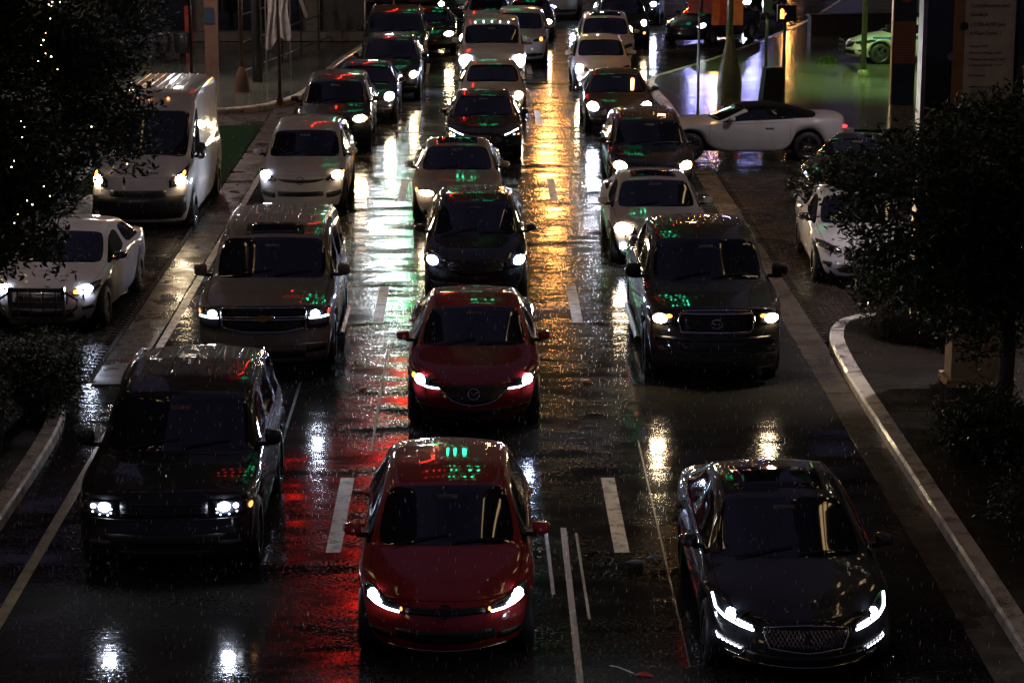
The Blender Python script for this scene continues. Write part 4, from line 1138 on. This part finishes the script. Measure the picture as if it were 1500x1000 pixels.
# right: corner island, side street and lawn
isl = curve([(9.6, 60.4), (7.2, 60.5), (5.7, 60.8), (5.2, 62.2), (5.12, 66), (5.0, 70), (5.25, 72.5), (5.95, 74.2), (8.2, 79.5), (12.6, 92), (17, 108)], 5)
kerb('kerb_corner', isl, .2, .13, 1, step=2)
sheet('corner_island', [(p.x+.18, p.y) for p in isl]+[(24, 108), (20, 82), (18, 70), (17, 60.4)], .12, M['plaza'])
slabs('corner_ramp', 5.05, 5.35, 54.2, 60.4, .6, .016, M['pavers'])
lawn_poly = [(9.9, 73.8), (13.2, 84), (19, 108), (60, 108), (60, 72.3), (12, 72.3)]
sheet('lawn', lawn_poly, .124, M['plaza'])
grs = MB()
for k in range(5000):
    x = random.uniform(9.9, 11.5); y = random.uniform(76, 83)
    if x < 9.9+(y-73.8)*.33+.15 and y > 74: continue
    a = random.uniform(0, 6.28); h = random.uniform(.08, .22); w_ = .03
    grs.add([(x-w_*math.cos(a), y-w_*math.sin(a), .11), (x+w_*math.cos(a), y+w_*math.sin(a), .11), (x+random.uniform(-.04, .04), y+random.uniform(-.04, .04), .12+h)], [(0, 1, 2)])
grs.build('grass', M['grass'])['kind'] = 'stuff'
t = empty('planter_wall', (15.5, 86.5, .12), R(14), 'low dark planter wall behind the patrol car', 'wall')
MB().box((0, 0, .35), (7.5, .35, .7)).build('wall_body', M['facade_d'], t); MB().box((0, 0, .73), (7.6, .45, .06)).build('coping', M['concrete'], t)
for s_ in range(9): MB().box((-3.5+.85*s_, -.18, .35), (.012, .01, .66)).build('joint', M['joint'], t)
sheet('green_sheen_strip', [(-8.9, 51), (-5.7, 51), (-5.7, 62.1), (-8.9, 62.1)], .010, M['green_sheen'])  # sheet coloured to paint the green reflection on the bay paving

# ------------------------------------------------------------------ vegetation
def leaf_cloud(blobs, n, size, mat, name, parent, seed=1, hang=0.0):
    rnd = random.Random(seed); V = []; F = []
    tot = sum(b[3]*b[4]*b[5] for b in blobs)
    # twigs: clusters gather round random nodes so that gaps stay open
    for bl in blobs:
        cx, cy, cz, rx, ry, rz = bl
        m = int(n*rx*ry*rz/tot)
        ncl = max(6, m//26)
        cl = []
        for _ in range(ncl):
            while True:
                u = Vector((rnd.uniform(-1, 1), rnd.uniform(-1, 1), rnd.uniform(-1, 1)))
                if .25 < u.length < 1: break
            u = u*(u.length**-.35)
            cl.append(Vector((cx+u.x*rx, cy+u.y*ry, cz+u.z*rz)))
        for _ in range(m):
            c_ = cl[rnd.randrange(ncl)]
            p = c_+Vector((rnd.gauss(0, .11), rnd.gauss(0, .11), rnd.gauss(0, .09)-hang*rnd.random()))
            a = Vector((rnd.gauss(0, 1), rnd.gauss(0, 1), rnd.gauss(0, .5))).normalized()
            b = a.cross(Vector((rnd.gauss(0, .6), rnd.gauss(0, .6), 1))).normalized()
            s = size*rnd.uniform(.6, 1.3); q = len(V)
            V += [p-a*s, p-b*s*.36+a*s*.1, p+a*s, p+b*s*.36+a*s*.1]
            F.append((q, q+1, q+2, q+3))
    o = mk(name, V, F, mat, parent); o['kind'] = 'stuff' if parent is not None else 'stuff'
    return o

def tree(x, y, h, blobs, n, size, mat, label, seed=3):
    t = empty('tree', (x, y, .12), 0, label, 'tree', 'street trees')
    b = MB(); z0 = -.02
    b.tube([(0, 0, z0), (.03, .01, h*.35), (-.02, 0, h*.6), (0, .02, h)], [.13, .105, .095, .07], 10)
    for (cx, cy, cz, rx, ry, rz) in blobs:
        b.tube([(0, 0, h*.7), (cx*.45, cy*.45, h*.5+cz*.45), (cx, cy, cz)], [.06, .04, .012], 6)
    b.build('trunk', M['bark'], t, True)
    leaf_cloud(blobs, n, size, mat, 'crown', t, seed)
    return t
tree(6.98, 30.7, 3.2, [(-2.1, -0.3, 3.4, 0.62, 0.62, 0.34), (-2.62, -0.3, 3.38, 0.34, 0.34, 0.18), (-1.37, -0.3, 3.09, 0.98, 0.98, 0.98), (-0.4, -0.3, 3.45, 0.98, 0.98, 0.98), (-1.45, -0.1, 2.15, 0.72, 0.76, 0.55), (-0.6, 0.1, 1.95, 0.85, 0.9, 0.7), (0.09, 0.3, 2.45, 0.98, 0.98, 1.07), (-0.16, .1, 4.03, 0.71, 0.71, 0.4), (0.7, -0.3, 3.0, 1.07, 1.07, 1.34), (-.2, .3, 1.5, .8, .7, .6), (1.2, .2, 4.2, 1.2, 1.0, .8)],
     60000, .055, M['leaf'], 'leafy street tree on the right sidewalk beside the tall notice pillar', 5)
tl = tree(-6.95, 29.6, 4.5, [(1.35, -0.3, 4.45, 1.15, 1.2, 1.3), (2.68, -0.3, 4.2, 0.42, 0.42, 0.52), (2.1, 0.1, 4.75, 0.6, 0.7, 0.6), (1.8, 0.2, 5.6, 1.22, 1.22, 0.96), (1.05, -0.3, 3.0, 0.7, 0.9, 0.55), (1.67, -0.3, 2.5, 0.22, 0.25, 0.18), (0.3, 0, 3.75, 1.2, 1.3, 1.5), (2.81, -0.1, 4.33, 0.22, 0.22, 0.22), (-.8, .3, 4.6, 1.5, 1.3, 1.4), (.3, .2, 6.2, 1.5, 1.2, .8)],
     80000, .055, M['leaf_d'], 'dark tree with fairy lights over the left sidewalk', 9)
fl = empty('fairy_lights', (-6.95, 29.6, .12), 0, 'string of tiny warm fairy lights wound through the left tree', 'string lights')
fpos = [(1.93, 5.84), (1.98, 5.87), (1.97, 5.81), (2.09, 5.87), (1.95, 5.68), (1.86, 5.5), (1.86, 5.43), (1.83, 5.36), (1.89, 5.27), (1.92, 5.22), (1.8, 5.18), (2.02, 5.08), (1.56, 4.48), (1.6, 4.4), (1.56, 4.28), (2.36, 4.4), (1.46, 4.0), (1.41, 3.93), (1.81, 3.71), (1.59, 3.53), (1.64, 3.48), (1.83, 3.57), (1.46, 3.35), (1.44, 3.26), (2.77, 3.96)]
wire = MB(); pr = None
for (dx, dz) in fpos:
    p = (dx+random.uniform(-.02, .02), -1.6+random.uniform(-.1, .1), dz)
    MB().ball(p, random.uniform(.005, .010), 6).build('bulb', M['fairy'], fl)
    if pr: wire.tube([pr, ((pr[0]+p[0])/2, pr[1]+.1, (pr[2]+p[2])/2-.05), p], .003, 4)
    pr = p
wire.build('cable', M['black'], fl)

def hedge(name, poly_c, rx, ry, rz, n, label, seed):
    t = empty(name, (poly_c[0], poly_c[1], .12), 0, label, 'hedge', 'clipped hedges along the sidewalks')
    blobs = []
    rnd = random.Random(seed)
    k = max(3, int(rx*ry*4))
    for _ in range(k): blobs.append((rnd.uniform(-rx, rx)*.75, rnd.uniform(-ry, ry)*.75, rz*rnd.uniform(.35, .6), .5, .5, rz*.5))
    leaf_cloud(blobs, n, .04, M['leaf_d'], 'foliage', t, seed)
    b = MB()
    for _ in range(k): 
        x, y = rnd.uniform(-rx, rx)*.7, rnd.uniform(-ry, ry)*.7
        b.tube([(x, y, -.02), (x+.05, y, rz*.5)], [.02, .01], 5)
    b.build('stems', M['bark'], t)['kind'] = 'stuff'
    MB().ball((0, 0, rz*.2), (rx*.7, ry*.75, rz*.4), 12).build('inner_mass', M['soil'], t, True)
hedge('hedge', (-7.05, 30.9), 1.35, 2.6, .85, 60000, 'rounded hedge behind the left kerb, below the fairy-lit tree', 2)
hedge('hedge', (7.1, 29.9), 1.35, 1.0, .75, 12000, 'low hedge at the foot of the right tree', 4)
hedge('hedge', (7.1, 25.2), 1.35, 1.7, .8, 12000, 'low hedge at the right edge, nearest the camera', 6)
hedge('hedge', (7.0, 36.2), 1.2, .9, 1.5, 14000, 'tall shrub mass in front of the white police utility vehicle', 8)

# ------------------------------------------------------------------ right side furniture
py = empty('notice_pillar', (7.1, 32.9, .12), 0, 'tall dark notice pillar with brown stripe and tan text panel on a stone plinth', 'notice pillar')
MB().box((.04, .25, .55), (.84, .5, 1.1)).box((.04, .25, .06), (.98, .62, .12)).box((.04, .25, 1.14), (.92, .56, .08)).build('plinth', M['stone'], py)
MB().box((-.22, .25, 3.85), (1.36, .26, 5.3)).build('cabinet', M['steel_d'], py)
MB().box((-.93, .2, 4.1), (.06, .34, 4.8)).build('post', M['steel'], py); MB().box((.42, .2, 3.9), (.09, .34, 5.3)).build('post', M['steel_d'], py)
MB().box((-.45, .10, 3.85), (.15, .04, 5.2)).build('stripe', M['brown'], py)
tp = MB().box((-.02, .10, 3.85), (.70, .04, 5.2)).build('text_panel', M['tan'], py)
for s_, z_, sz, in (('Compliments and', 5.62, .075), ('Sundays', 5.50, .075), ('11:00-4:00 pm', 5.36, .085), ('4 Main Level 1', 5.24, .075)):
    text_obj('text_line', s_, sz, M['print'], py, (-.30, .075, z_-.22), (R(90), 0, 0), .001, 'LEFT')
for s_, z_ in (('Monday 10:00', 5.06), ('Monday to Friday 10 AM', 4.97), ('Monday to Saturday 10 AM', 4.88), ('Sunday to Holiday 11 AM', 4.80), ('Parking Level', 4.66), ('www info and directions', 4.50)):
    text_obj('text_line', s_, .045, M['print'], py, (-.30, .075, z_-.22), (R(90), 0, 0), .001, 'LEFT')
for x_, z_, m_ in ((-.38, 5.12, 'black'), (-.55, 4.70, 'steel'), (-.08, 5.56, 'gold')):
    o = MB().lathe([(.001, -.012), (.055, -.012), (.055, .012), (.001, .012)], (0, 0, 0), 16).build('disc', M[m_], py)
    o.location = (x_, .068, z_); o.rotation_euler = (R(90), 0, 0)
for k in range(3): MB().ball((.42, .0, 5.78-.07*k), .02, 6).build('pilot_lamp', M['bluelamp'], py)
MB().ball((.52, .0, 4.55), .02, 6).build('pilot_lamp', M['fairy'], py)

tt = empty('parking_totem', (11.72, 65.5, .13), 0, 'slim parking totem with circled P, navy and orange bands', 'sign')
MB().box((0, .12, 1.7), (.62, .22, 3.4)).build('cabinet', M['navy'], tt)
MB().box((0, 0, 1.7), (.58, .03, 1.15)).build('orange_band', M['rust'], tt)
for k in range(14): MB().box((-.02, -.018, 1.2+.075*k), (.44, .004, .014)).build('print_line', M['print'], tt)
for k in range(7): MB().box((-.02, -.0, .55+.08*k), (.44, .03, .012)).build('print_line', M['steel_d'], tt)
MB().box((-.33, .1, 1.7), (.03, .26, 3.4)).build('edge_trim', M['gold'], tt)
o = MB().lathe([(.001, -.01), (.22, -.01), (.22, .01), (.001, .01)], n=24).build('roundel', M['sign_red'], tt)
o.location = (.02, -.01, 3.02); o.rotation_euler = (R(90), 0, 0)
text_obj('letter', 'P', .38, M['blue'], tt, (.02, -.03, 3.02), (R(90), 0, 0), .004)

def pole(name, x, y, h, r, mat, label, cat, base=None, group=None, z=.12):
    t = empty(name, (x, y, z), 0, label, cat, group)
    MB().tube([(0, 0, 0), (0, 0, h*.5), (0, 0, h)], [r*1.15, r, r*.8], 10).build('post', mat, t, True)
    if base: MB().lathe(base, n=14).build('base', mat, t, True)
    return t
# lamp posts whose heads stand above the picture
def lamp_head(t, pts, r, mat, armr=.04):
    for (x, y, z) in pts:
        MB().tube([(0, 0, z-.6), (x*.5, y*.5, z+.15), (x, y, z+.10)], armr, 6).build('arm', M['steel_d'], t)
        MB().lathe([(.02, .12), (r*1.05, .05), (r*1.1, .0)], (x, y, z), 12).build('shade', M['steel_d'], t)
        MB().ball((x, y, z-.02), (r, r, r*.45), 10).build('lamp', mat, t)
bell = [(.24, 0), (.26, .25), (.22, .7), (.13, 1.1), (.10, 1.25)]
t = pole('street_lamp', 7.08, 67.1, 8.4, .075, M['pole_green'], 'grey-green lamp post with swollen base on the corner island', 'street lamp', [(.34, 0), (.36, .4), (.30, .8), (.18, 1.35), (.09, 1.75)], 'street lamps')
lamp_head(t, [(-1.2, 0, 8.3)], .2, M['sl_gold'])
t = pole('street_lamp', -6.82, 68.6, 6.4, .06, M['pole_red'], 'slender lamp post with dark bell base on the left pavement', 'street lamp', [(.22, 0), (.2, .2), (.17, .5), (.08, .75)], 'street lamps')
lamp_head(t, [(-1.6, 0, 6.2), (-3.9, 1, 7.4)], .22, M['sl_pink'])
t = pole('street_pole', -5.51, 65.8, 6.8, .045, M['pole_red'], 'thin brown pole at the tip of the left pavement', 'pole', [(.1, 0), (.08, .2)], 'street poles')
pole('square_column', -6.62, 71.2, 6.5, .14, M['steel_d'], 'thick dark column beside the slender lamp post', 'column', None, 'street poles')
pole('street_pole', -7.78, 64.6, 6.5, .04, M['steel_d'], 'thin black pole just behind the white cargo van', 'pole', None, 'street poles')
t = pole('sign_post', 5.72, 61.9, 3.9, .035, M['steel'], 'steel post carrying red sign backs on the corner island', 'sign', None, 'sign posts')
MB().box((.02, .05, 3.0), (.62, .015, .36)).build('sign_plate', M['sign_red'], t)
o = MB().lathe([(.001, -.008), (.24, -.008), (.24, .008), (.001, .008)], n=8).build('stop_plate', M['sign_red'], t)
o.location = (.02, .05, 3.45); o.rotation_euler = (R(90), 0, R(0))
t = pole('sign_post', 7.5, 72.0, 3.0, .04, M['steel'], 'short post with a large square red sign near the swollen lamp post', 'sign', None, 'sign posts')
MB().box((0, .05, 2.25), (.95, .02, 1.3)).build('sign_plate', M['sign_red'], t)
t = pole('bollard_lamp', 8.77, 72.6, 2.0, .05, M['steel_d'], 'black post topped by a square lantern on the corner island', 'lamp post', None)
MB().box((0, 0, 2.15), (.28, .28, .42)).build('lantern', M['steel_d'], t)
t = pole('pedestrian_signal', 8.61, 67.1, 2.3, .05, M['steel_d'], 'pedestrian signal showing an orange raised hand', 'signal')
MB().box((.04, 0, 2.38), (.52, .22, .46)).build('housing', M['black'], t)
MB().box((-.09, -.125, 2.38), (.26, .02, .36)).build('visor', M['steel_d'], t)
hd = MB(); hx, hz = -.10, 2.36
hd.box((hx, -.14, hz-.05), (.11, .012, .14))
for k, (fx, fh) in enumerate(((-.042, .11), (-.014, .14), (.014, .135), (.042, .10))): hd.box((hx+fx, -.14, hz+.02+fh/2), (.021, .012, fh))
hd.box((hx+.085, -.14, hz-.005), (.022, .012, .10), m=Matrix.Rotation(R(35), 3, 'Y'))
hd.build('hand_symbol', M['hand'], t)
t = empty('utility_cabinet', (8.15, 66.2, .12), R(10), 'dark leaning utility cabinet at the foot of the pedestrian signal', 'cabinet')
MB().add([(-.3, -.2, 0), (.3, -.2, 0), (.3, .25, 0), (-.3, .25, 0), (-.18, -.1, .95), (.34, -.1, .95), (.34, .25, .95), (-.18, .25, .95)], [(0, 1, 5, 4), (1, 2, 6, 5), (2, 3, 7, 6), (3, 0, 4, 7), (4, 5, 6, 7)]).build('cabinet_body', M['steel_d'], t)
MB().box((.05, -.2, .5), (.3, .01, .5), m=Matrix.Rotation(R(-7), 3, 'X')).build('cabinet_door', M['black'], t)
t = pole('street_pole', 11.75, 72.6, 8.6, .075, M['pole_green'], 'pole lit bright green in front of the patrol car', 'pole', [(.17, 0), (.17, .12), (.09, .2)], 'street poles')
MB().box((0, .1, 7.4), (.5, .5, .16)).build('floodlight', M['steel_d'], t)
ge = bpy.data.lights.new('green_flood', 'SPOT'); ge.energy = 3600; ge.color = (.55, 1.0, .30); ge.spot_size = R(95); ge.spot_blend = .7; ge.shadow_soft_size = .15
go = bpy.data.objects.new('green_flood', ge); COL.objects.link(go); go.location = (11.75, 70.6, 7.6)
go.rotation_euler = (R(8), 0, 0)

# ------------------------------------------------------------------ left side furniture
def building(name, x0, x1, y0, y1, h, label, mat, floor=3.4, bay=3.0, lit=(), lm='win_w', ground=True):
    t = empty(name, ((x0+x1)/2, y0, 0), 0, label, 'building')
    cx = (x0+x1)/2; wdt = x1-x0
    MB().box((0, (y1-y0)/2, h/2), (wdt, y1-y0, h)).build('wall', mat, t)
    nf = int((h-4.5)/floor); nb = int(wdt/bay)
    for f in range(nf):
        for k in range(nb):
            xx = -wdt/2+(k+.5)*wdt/nb; zz = 4.5+floor*(f+.5)
            key = (f, k)
            mm = M['glass']
            for (a, b, ml) in lit:
                if (f, k) == (a, b): mm = M[ml]
            fr = MB().box((xx, -.03, zz), (bay*.66, .10, floor*.62)).build('window_frame', M['steel_d'], t)
            MB().box((xx, -.09, zz), (bay*.60, .04, floor*.56)).build('window_pane', mm, fr)
    return t
t = empty('storefront', (-16, 84, .13), 0, 'dim storefront wall with cream panels and piers at the upper left', 'building')
MB().box((0, .3, 4), (24, .5, 8)).build('wall', M['facade_d'], t)
for k, x_ in enumerate((-9, -5, -1.2, 2.6, 6.4, 10.2)): MB().box((x_, -.1, 4), (.5, .4, 8)).build('pier', M['facade'], t)
for x_, w_ in ((-7, 3.2), (-3.1, 3.1), (.7, 3.0)): MB().box((x_, -.02, 1.5), (w_, .12, 2.4)).build('cream_panel', M['panel_y'], t)
for x_, w_ in ((4.5, 3.0), (8.3, 3.0)):
    f_ = MB().box((x_, -.02, 1.6), (w_, .1, 2.7)).build('shop_window', M['steel_d'], t)
    MB().box((x_, -.09, 1.6), (w_-.2, .03, 2.5)).build('pane', M['glass'], f_)
MB().box((0, -.25, .18), (24, .5, .32)).build('plinth', M['facade'], t)
MB().box((0, -.9, 3.3), (24, 1.6, .18)).build('canopy', M['steel_d'], t)
t = empty('storefront', (-3.7, 97, .13), 0, 'pale curtained storefront beyond the railing at the top edge', 'building')
MB().box((-1.5, .3, 4), (7.5, .5, 8)).build('wall', M['facade'], t)
for k in range(6):
    f_ = MB().box((-4.6+1.2*k, -.02, 1.6), (1.1, .1, 2.8)).build('shop_window', M['steel_d'], t)
    MB().box((-4.6+1.2*k, -.09, 1.6), (.98, .03, 2.6)).build('curtain', M['cloth'] if k % 2 else M['facade'], f_)
# brown advertising pier, red box, bins
t = empty('advertising_pier', (-8.24, 73.9, .13), 0, 'brown pier with a small dark blue plate behind the thin black pole', 'pier')
MB().box((0, 0, 2.2), (.42, .3, 4.4)).build('pier_body', M['pole_red'], t); MB().box((-.05, -.17, 1.75), (.3, .02, .5)).build('plate', M['navy'], t)
for k, (x_, lab) in enumerate(((-10.83, 'left of the three'), (-10.1, 'middle of the three'), (-9.45, 'right of the three'))):
    t = empty('waste_bin', (x_, 76.3, .13), 0, 'dark waste bin on a post by the storefront, '+lab, 'bin', 'waste bins by the storefront')
    MB().lathe([(.22, .35), (.26, .5), (.27, .95), (.22, 1.0), (.001, 1.02)], n=14).build('drum', M['steel_d'], t, True)
    MB().tube([(0, 0, 0), (0, 0, .4)], .09, 8).build('leg', M['steel_d'], t)
    MB().lathe([(.28, .93), (.29, .96), (.28, .99)], n=14).build('hoop', M['navy'], t)
t = empty('hydrant_box', (-9.75, 80.5, .13), 0, 'narrow upright red box against the cream storefront panels', 'box')
MB().box((0, 0, .75), (.24, .2, 1.5)).build('case', M['redplast'], t); MB().box((0, -.11, 1.0), (.16, .02, .4)).build('case_door', M['sign_red'], t)
# draped cloth on a frame
t = empty('cloth_drape', (-6.15, 73.2, .13), 0, 'pale cloth draped over a frame beside the thick dark column', 'drape')
V = []; F = []
nu, nv = 24, 12
for a in range(nu+1):
    for b in range(nv+1):
        u, v = a/nu, b/nv
        V.append((-.35+.72*u+.05*math.sin(v*5+u*3), .10*math.sin(u*22+v*2.5)*(.4+v*.6), 2.55-1.75*v*(1-.22*u)-.12*math.sin(u*9)*v))
for a in range(nu):
    for b in range(nv): i = a*(nv+1)+b; F.append((i, i+1, i+nv+2, i+nv+1))
mk('cloth', V, F, M['cloth'], t, True)
MB().tube([(-.36, 0, 0), (-.36, 0, 2.6)], .025, 6).tube([(.38, 0, 0), (.38, 0, 2.6)], .025, 6).tube([(-.36, 0, 2.58), (.38, 0, 2.58)], .02, 6).build('frame', M['steel'], t)
# railing that runs back along the pavement
ra, rb = Vector((-7.2, 72.4, .13)), Vector((-2.9, 96, .13))
t = empty('railing', (0, 0, 0), 0, 'long thin railing with hanging tape along the left pavement', 'railing')
for k in range(11):
    p = ra.lerp(rb, k/10); MB().tube([p, p+Vector((0, 0, 1.9))], .03, 6).build('post', M['steel_d'], t)
for h_ in (.18, 1.05, 1.88): MB().tube([ra+Vector((0, 0, h_)), rb+Vector((0, 0, h_))], .025, 6).build('rail', M['steel'], t)
t = empty('hanging_rag', (-5.9, 78.5, .13), 0, 'torn pale strip hanging from the railing', 'rag')
mk('strip', [(-.15, 0, 2.6), (.02, .02, 2.6), (.12, .05, 1.9), (.30, .05, 1.3), (.22, .03, 1.25), (-.02, 0, 1.9), (-.15, .03, 2.6), (.02, .05, 2.6), (.12, .08, 1.9), (.30, .08, 1.3), (.22, .06, 1.25), (-.02, .03, 1.9)], [(0, 1, 2, 5), (5, 2, 3, 4), (7, 6, 11, 8), (8, 11, 10, 9)], M['cloth'], t)
for (x_, y_, lab) in ((-3.45, 79.6, 'orange hooded barrel on the left pavement edge beside the queue'), (-5.4, 86.5, 'orange barrel further back by the railing')):
    t = empty('traffic_barrel', (x_, y_, .13), 0, lab, 'barrel')
    MB().lathe([(.28, 0), (.26, .1), (.24, .9), (.15, 1.0), (.001, 1.02)], n=12).build('drum', M['orangeplast'], t, True)
    for z_ in (.3, .65): MB().lathe([(.262, z_), (.257, z_+.12)], n=12).build('band', M['cloth'], t)

# ------------------------------------------------------------------ small things on the road
for (x_, y_, lab) in ((-1.70, 33.4, 'round raised road stud left of the red sedan'), (1.57, 33.8, 'round raised road stud between the red sedan and the pickup')):
    t = empty('road_stud', (x_, y_, 0), 0, lab, 'road stud', 'raised road studs')
    MB().lathe([(.07, 0), (.065, .02), (.03, .03), (.001, .032)], n=14).build('dome', M['amber_off'], t, True)
    MB().box((0, -.05, .016), (.06, .02, .014)).build('reflector', M['chrome'], t)
t = empty('plastic_bottle', (1.72, 25.2, .03), R(80), 'crushed clear bottle lying right of the nearest lane dash', 'bottle')
MB().tube([(0, -.09, 0), (0, -.03, .002), (0, .05, 0), (0, .085, 0), (0, .11, 0)], [.026, .03, .024, .012, .012], 10).build('bottle_body', M['white'], t, True); MB().tube([(0, .11, 0), (0, .128, 0)], .014, 8).build('cap', M['blue'], t)
t = empty('litter_scrap', (1.95, 25.45, .008), R(10), 'pale blue scrap of packaging beside the crushed bottle', 'litter')
MB().add([(-.09, -.02, 0), (.08, -.03, .01), (.1, .03, 0), (0, .04, .02), (-.08, .03, 0), (0, 0, .03)], [(0, 1, 5), (1, 2, 5), (2, 3, 5), (3, 4, 5), (4, 0, 5)]).build('wrapper', M['blue'], t)
t = empty('litter_scrap', (1.58, 21.75, .01), R(-20), 'red and white scrap on the wet road at the bottom edge', 'litter')
MB().add([(-.09, -.03, 0), (.09, -.03, .01), (.1, .03, 0), (0, .04, .03), (-.08, .03, 0), (0, 0, .04)], [(0, 1, 5), (1, 2, 5), (2, 3, 5), (3, 4, 5), (4, 0, 5)]).build('wrapper', M['redplast'], t)
MB().tube([(-.1, .0, .01), (-.3, .12, .01), (-.38, .12, .012)], .006, 5).build('straw', M['white'], t)

# ------------------------------------------------------------------ up the street, beyond what the picture shows directly:
# the towers and lamps whose light lies on the wet road and on the cars, with unseen towers added to block sky
lit = []
for sgn, lab in ((1, 'unseen dark tower added on the right to reflect in the cars'), (-1, 'unseen dark tower added on the left to reflect in the cars')):
    t = empty('reflection_tower', (sgn*34, 46, 0), 0, lab, 'building')  # unseen towers put in for windshield reflections and to block side sky
    MB().box((0, 0, 52), (22, 84, 104)).build('wall', M['facade_d'], t)
    dk = MB(); lt = MB()
    for f_ in range(24):
        for k in range(17):
            (lt if random.random() < .05 else dk).box((-sgn*11.05, -40+5*k, 8+4*f_), (.12, 3.4, 2.4))
    dk.build('window_panes', M['glass'], t)['kind'] = 'stuff'; lt.build('glint_window_panes', M['win_w'], t)['kind'] = 'stuff'  # lit panes added to glint on the hoods
building('office_tower', -30, 24, 165, 190, 110, 'dark office tower closing the street, behind the red and green neon', M['facade_d'], 3.4, 3.0)
for (nm, x0, nx, nz, z0, m_, lab) in (('led_display', -1.5, 5, 4, 70, 'win_g', 'grid of green lamps high on the tower front'), ('led_display', -5.5, 4, 2, 31, 'win_g', 'low row of green lamps on the tower front'), ('led_display', -11.5, 4, 4, 70, 'win_r', 'grid of red lamps high on the tower front')):
    t = empty(nm, (x0, 164.6, z0), 0, lab, 'lights')
    MB().box((nx*.9, .1, nz*2.2), (nx*2.4, .12, nz*5.4)).build('backboard', M['steel_d'], t)
    for a in range(nx):
        for b in range(nz):
            if nx == 5 and a == 2: continue
            MB().ball((a*2.2+.9*(b % 2), -.1, b*5.0), (.42, .2, .5), 8).build('lamp', M[m_], t)
for (nm, x0, y0, y1, sgn) in (('sky_blocker_tower', 26, 110, 160, 1), ('sky_blocker_tower', -34, 100, 160, -1)):
    building(nm, x0 if sgn > 0 else x0-22, x0+22 if sgn > 0 else x0, y0, y1, 62, 'unseen dark tower added on the %s side to block low sky' % ('right' if sgn > 0 else 'left'), M['facade_d'], 3.6, 4.4, [(2, 1, 'win_w'), (5, 3, 'win_w')])  # unseen towers put in to darken the low sky ahead
ns = empty('neon_sign', (-8.3, 163, 0), 0, 'vertical red and green neon sign on the tower front', 'sign')
for k in range(6): MB().box((2.9-.90*k, 0, 33+4.5*k), (.5, .3, 3.4)).build('red_tube_panel', M['neon_r'], ns)
MB().box((-4.8, 0, 39), (.25, .3, 2.4)).build('red_tube_panel', M['neon_r'], ns)
for k in range(2): MB().box((2.7, 0, 20+4.0*k), (1.2, .3, 2.6)).build('green_tube_panel', M['neon_g'], ns)
MB().box((0, .5, 38), (11, .4, 64)).build('backboard', M['steel_d'], ns)

def up_lamp(x, y, h, arm, mat, r, label):
    t = pole('street_lamp', x, y, h, .08, M['steel_d'], label, 'street lamp', bell, 'street lamps', z=.0)
    lamp_head(t, [(a, 0, h-.2) for a in arm], r, M[mat])
    return t

def big_lamp(x, y, h, arm, power, label, col=(1.0, .88, .92), tilt=0):
    t = pole('street_lamp', x, y, h, .09, M['steel_d'], label, 'street lamp', bell, 'street lamps', z=.12)
    MB().tube([(0, 0, h-.6), (arm*.4, 0, h), (arm, 0, h)], .04, 6).build('arm', M['steel_d'], t)
    MB().box((arm, 0, h), (.65, .3, .12)).build('lamp_housing', M['steel_d'], t)
    MB().box((arm, 0, h-.075), (.45, .2, .02)).build('lens', M['street_lens'], t)
    l = bpy.data.lights.new('street_lamp_light', 'SPOT'); l.energy = power; l.color = col; l.spot_size = R(118); l.spot_blend = .6; l.shadow_soft_size = .18
    o = bpy.data.objects.new('street_lamp_light', l); COL.objects.link(o); o.parent = t; o.location = (arm, 0, h-.15); o.rotation_euler = (0, R(tilt), 0)
big_lamp(9.4, 36.4, 8.9, -1.0, 2600, 'street lamp on the right sidewalk behind the notice pillar', tilt=-22)
big_lamp(11.6, 50.0, 8.6, -1.0, 950, 'street lamp beside the right parking bays')
big_lamp(-9.6, 38.5, 8.9, 1.0, 220, 'street lamp on the left sidewalk behind the fairy-lit tree', (1.0, .84, .90))

# rain falling through the light, single drops
rn = MB(); rr = random.Random(11)
for k in range(7500):
    y = rr.uniform(13, 42); x = rr.uniform(-8, 8)*(.45+y/42*.6); z = rr.uniform(.1, 3.2)
    L_ = rr.uniform(.014, .032); q = .0020
    rn.add([(x, y, z-L_), (x+q, y, z), (x-q*.5, y+q, z), (x-q*.5, y-q, z), (x+.003, y, z+L_)], [(0, 2, 1), (0, 3, 2), (0, 1, 3), (4, 1, 2), (4, 2, 3), (4, 3, 1)])
rn.build('rain', M['rain'])['kind'] = 'stuff'
up_lamp(-4.9, 112, 9.0, [1.5, .2], 'sl_white', .4, 'tall white street lamp up the street on the left kerb')
up_lamp(-5.6, 138, 11.5, [.9, -.8], 'sl_white', .4, 'second tall white street lamp further up the left kerb')
up_lamp(5.4, 118, 9.4, [-2.0], 'sl_gold', .46, 'tall gold street lamp up the street on the right')
up_lamp(6.6, 135, 14.5, [-2.2], 'sl_gold', .46, 'second tall gold street lamp further up on the right')
up_lamp(7.6, 124, 10.5, [-1.5], 'sl_white', .30, 'tall white street lamp where the side street leaves')
up_lamp(12.6, 128, 6.2, [-.9, 0], 'sl_blue', .4, 'blue-white lamp on the side street')
up_lamp(13.6, 128, 6.6, [-.7], 'sl_gold', .34, 'gold lamp on the side street')
up_lamp(15.4, 130, 5.4, [-.7], 'sl_blue', .34, 'second blue-white lamp on the side street')
up_lamp(17.6, 130, 4.6, [-.8], 'sl_gold', .20, 'low gold lamp on the side street')
up_lamp(16.6, 136, 7.6, [-.8], 'sl_blue', .28, 'high blue-white lamp on the side street')
up_lamp(-5.2, 122, 14.5, [.9, 0], 'sl_white', .36, 'third tall white street lamp, the highest on the left kerb')
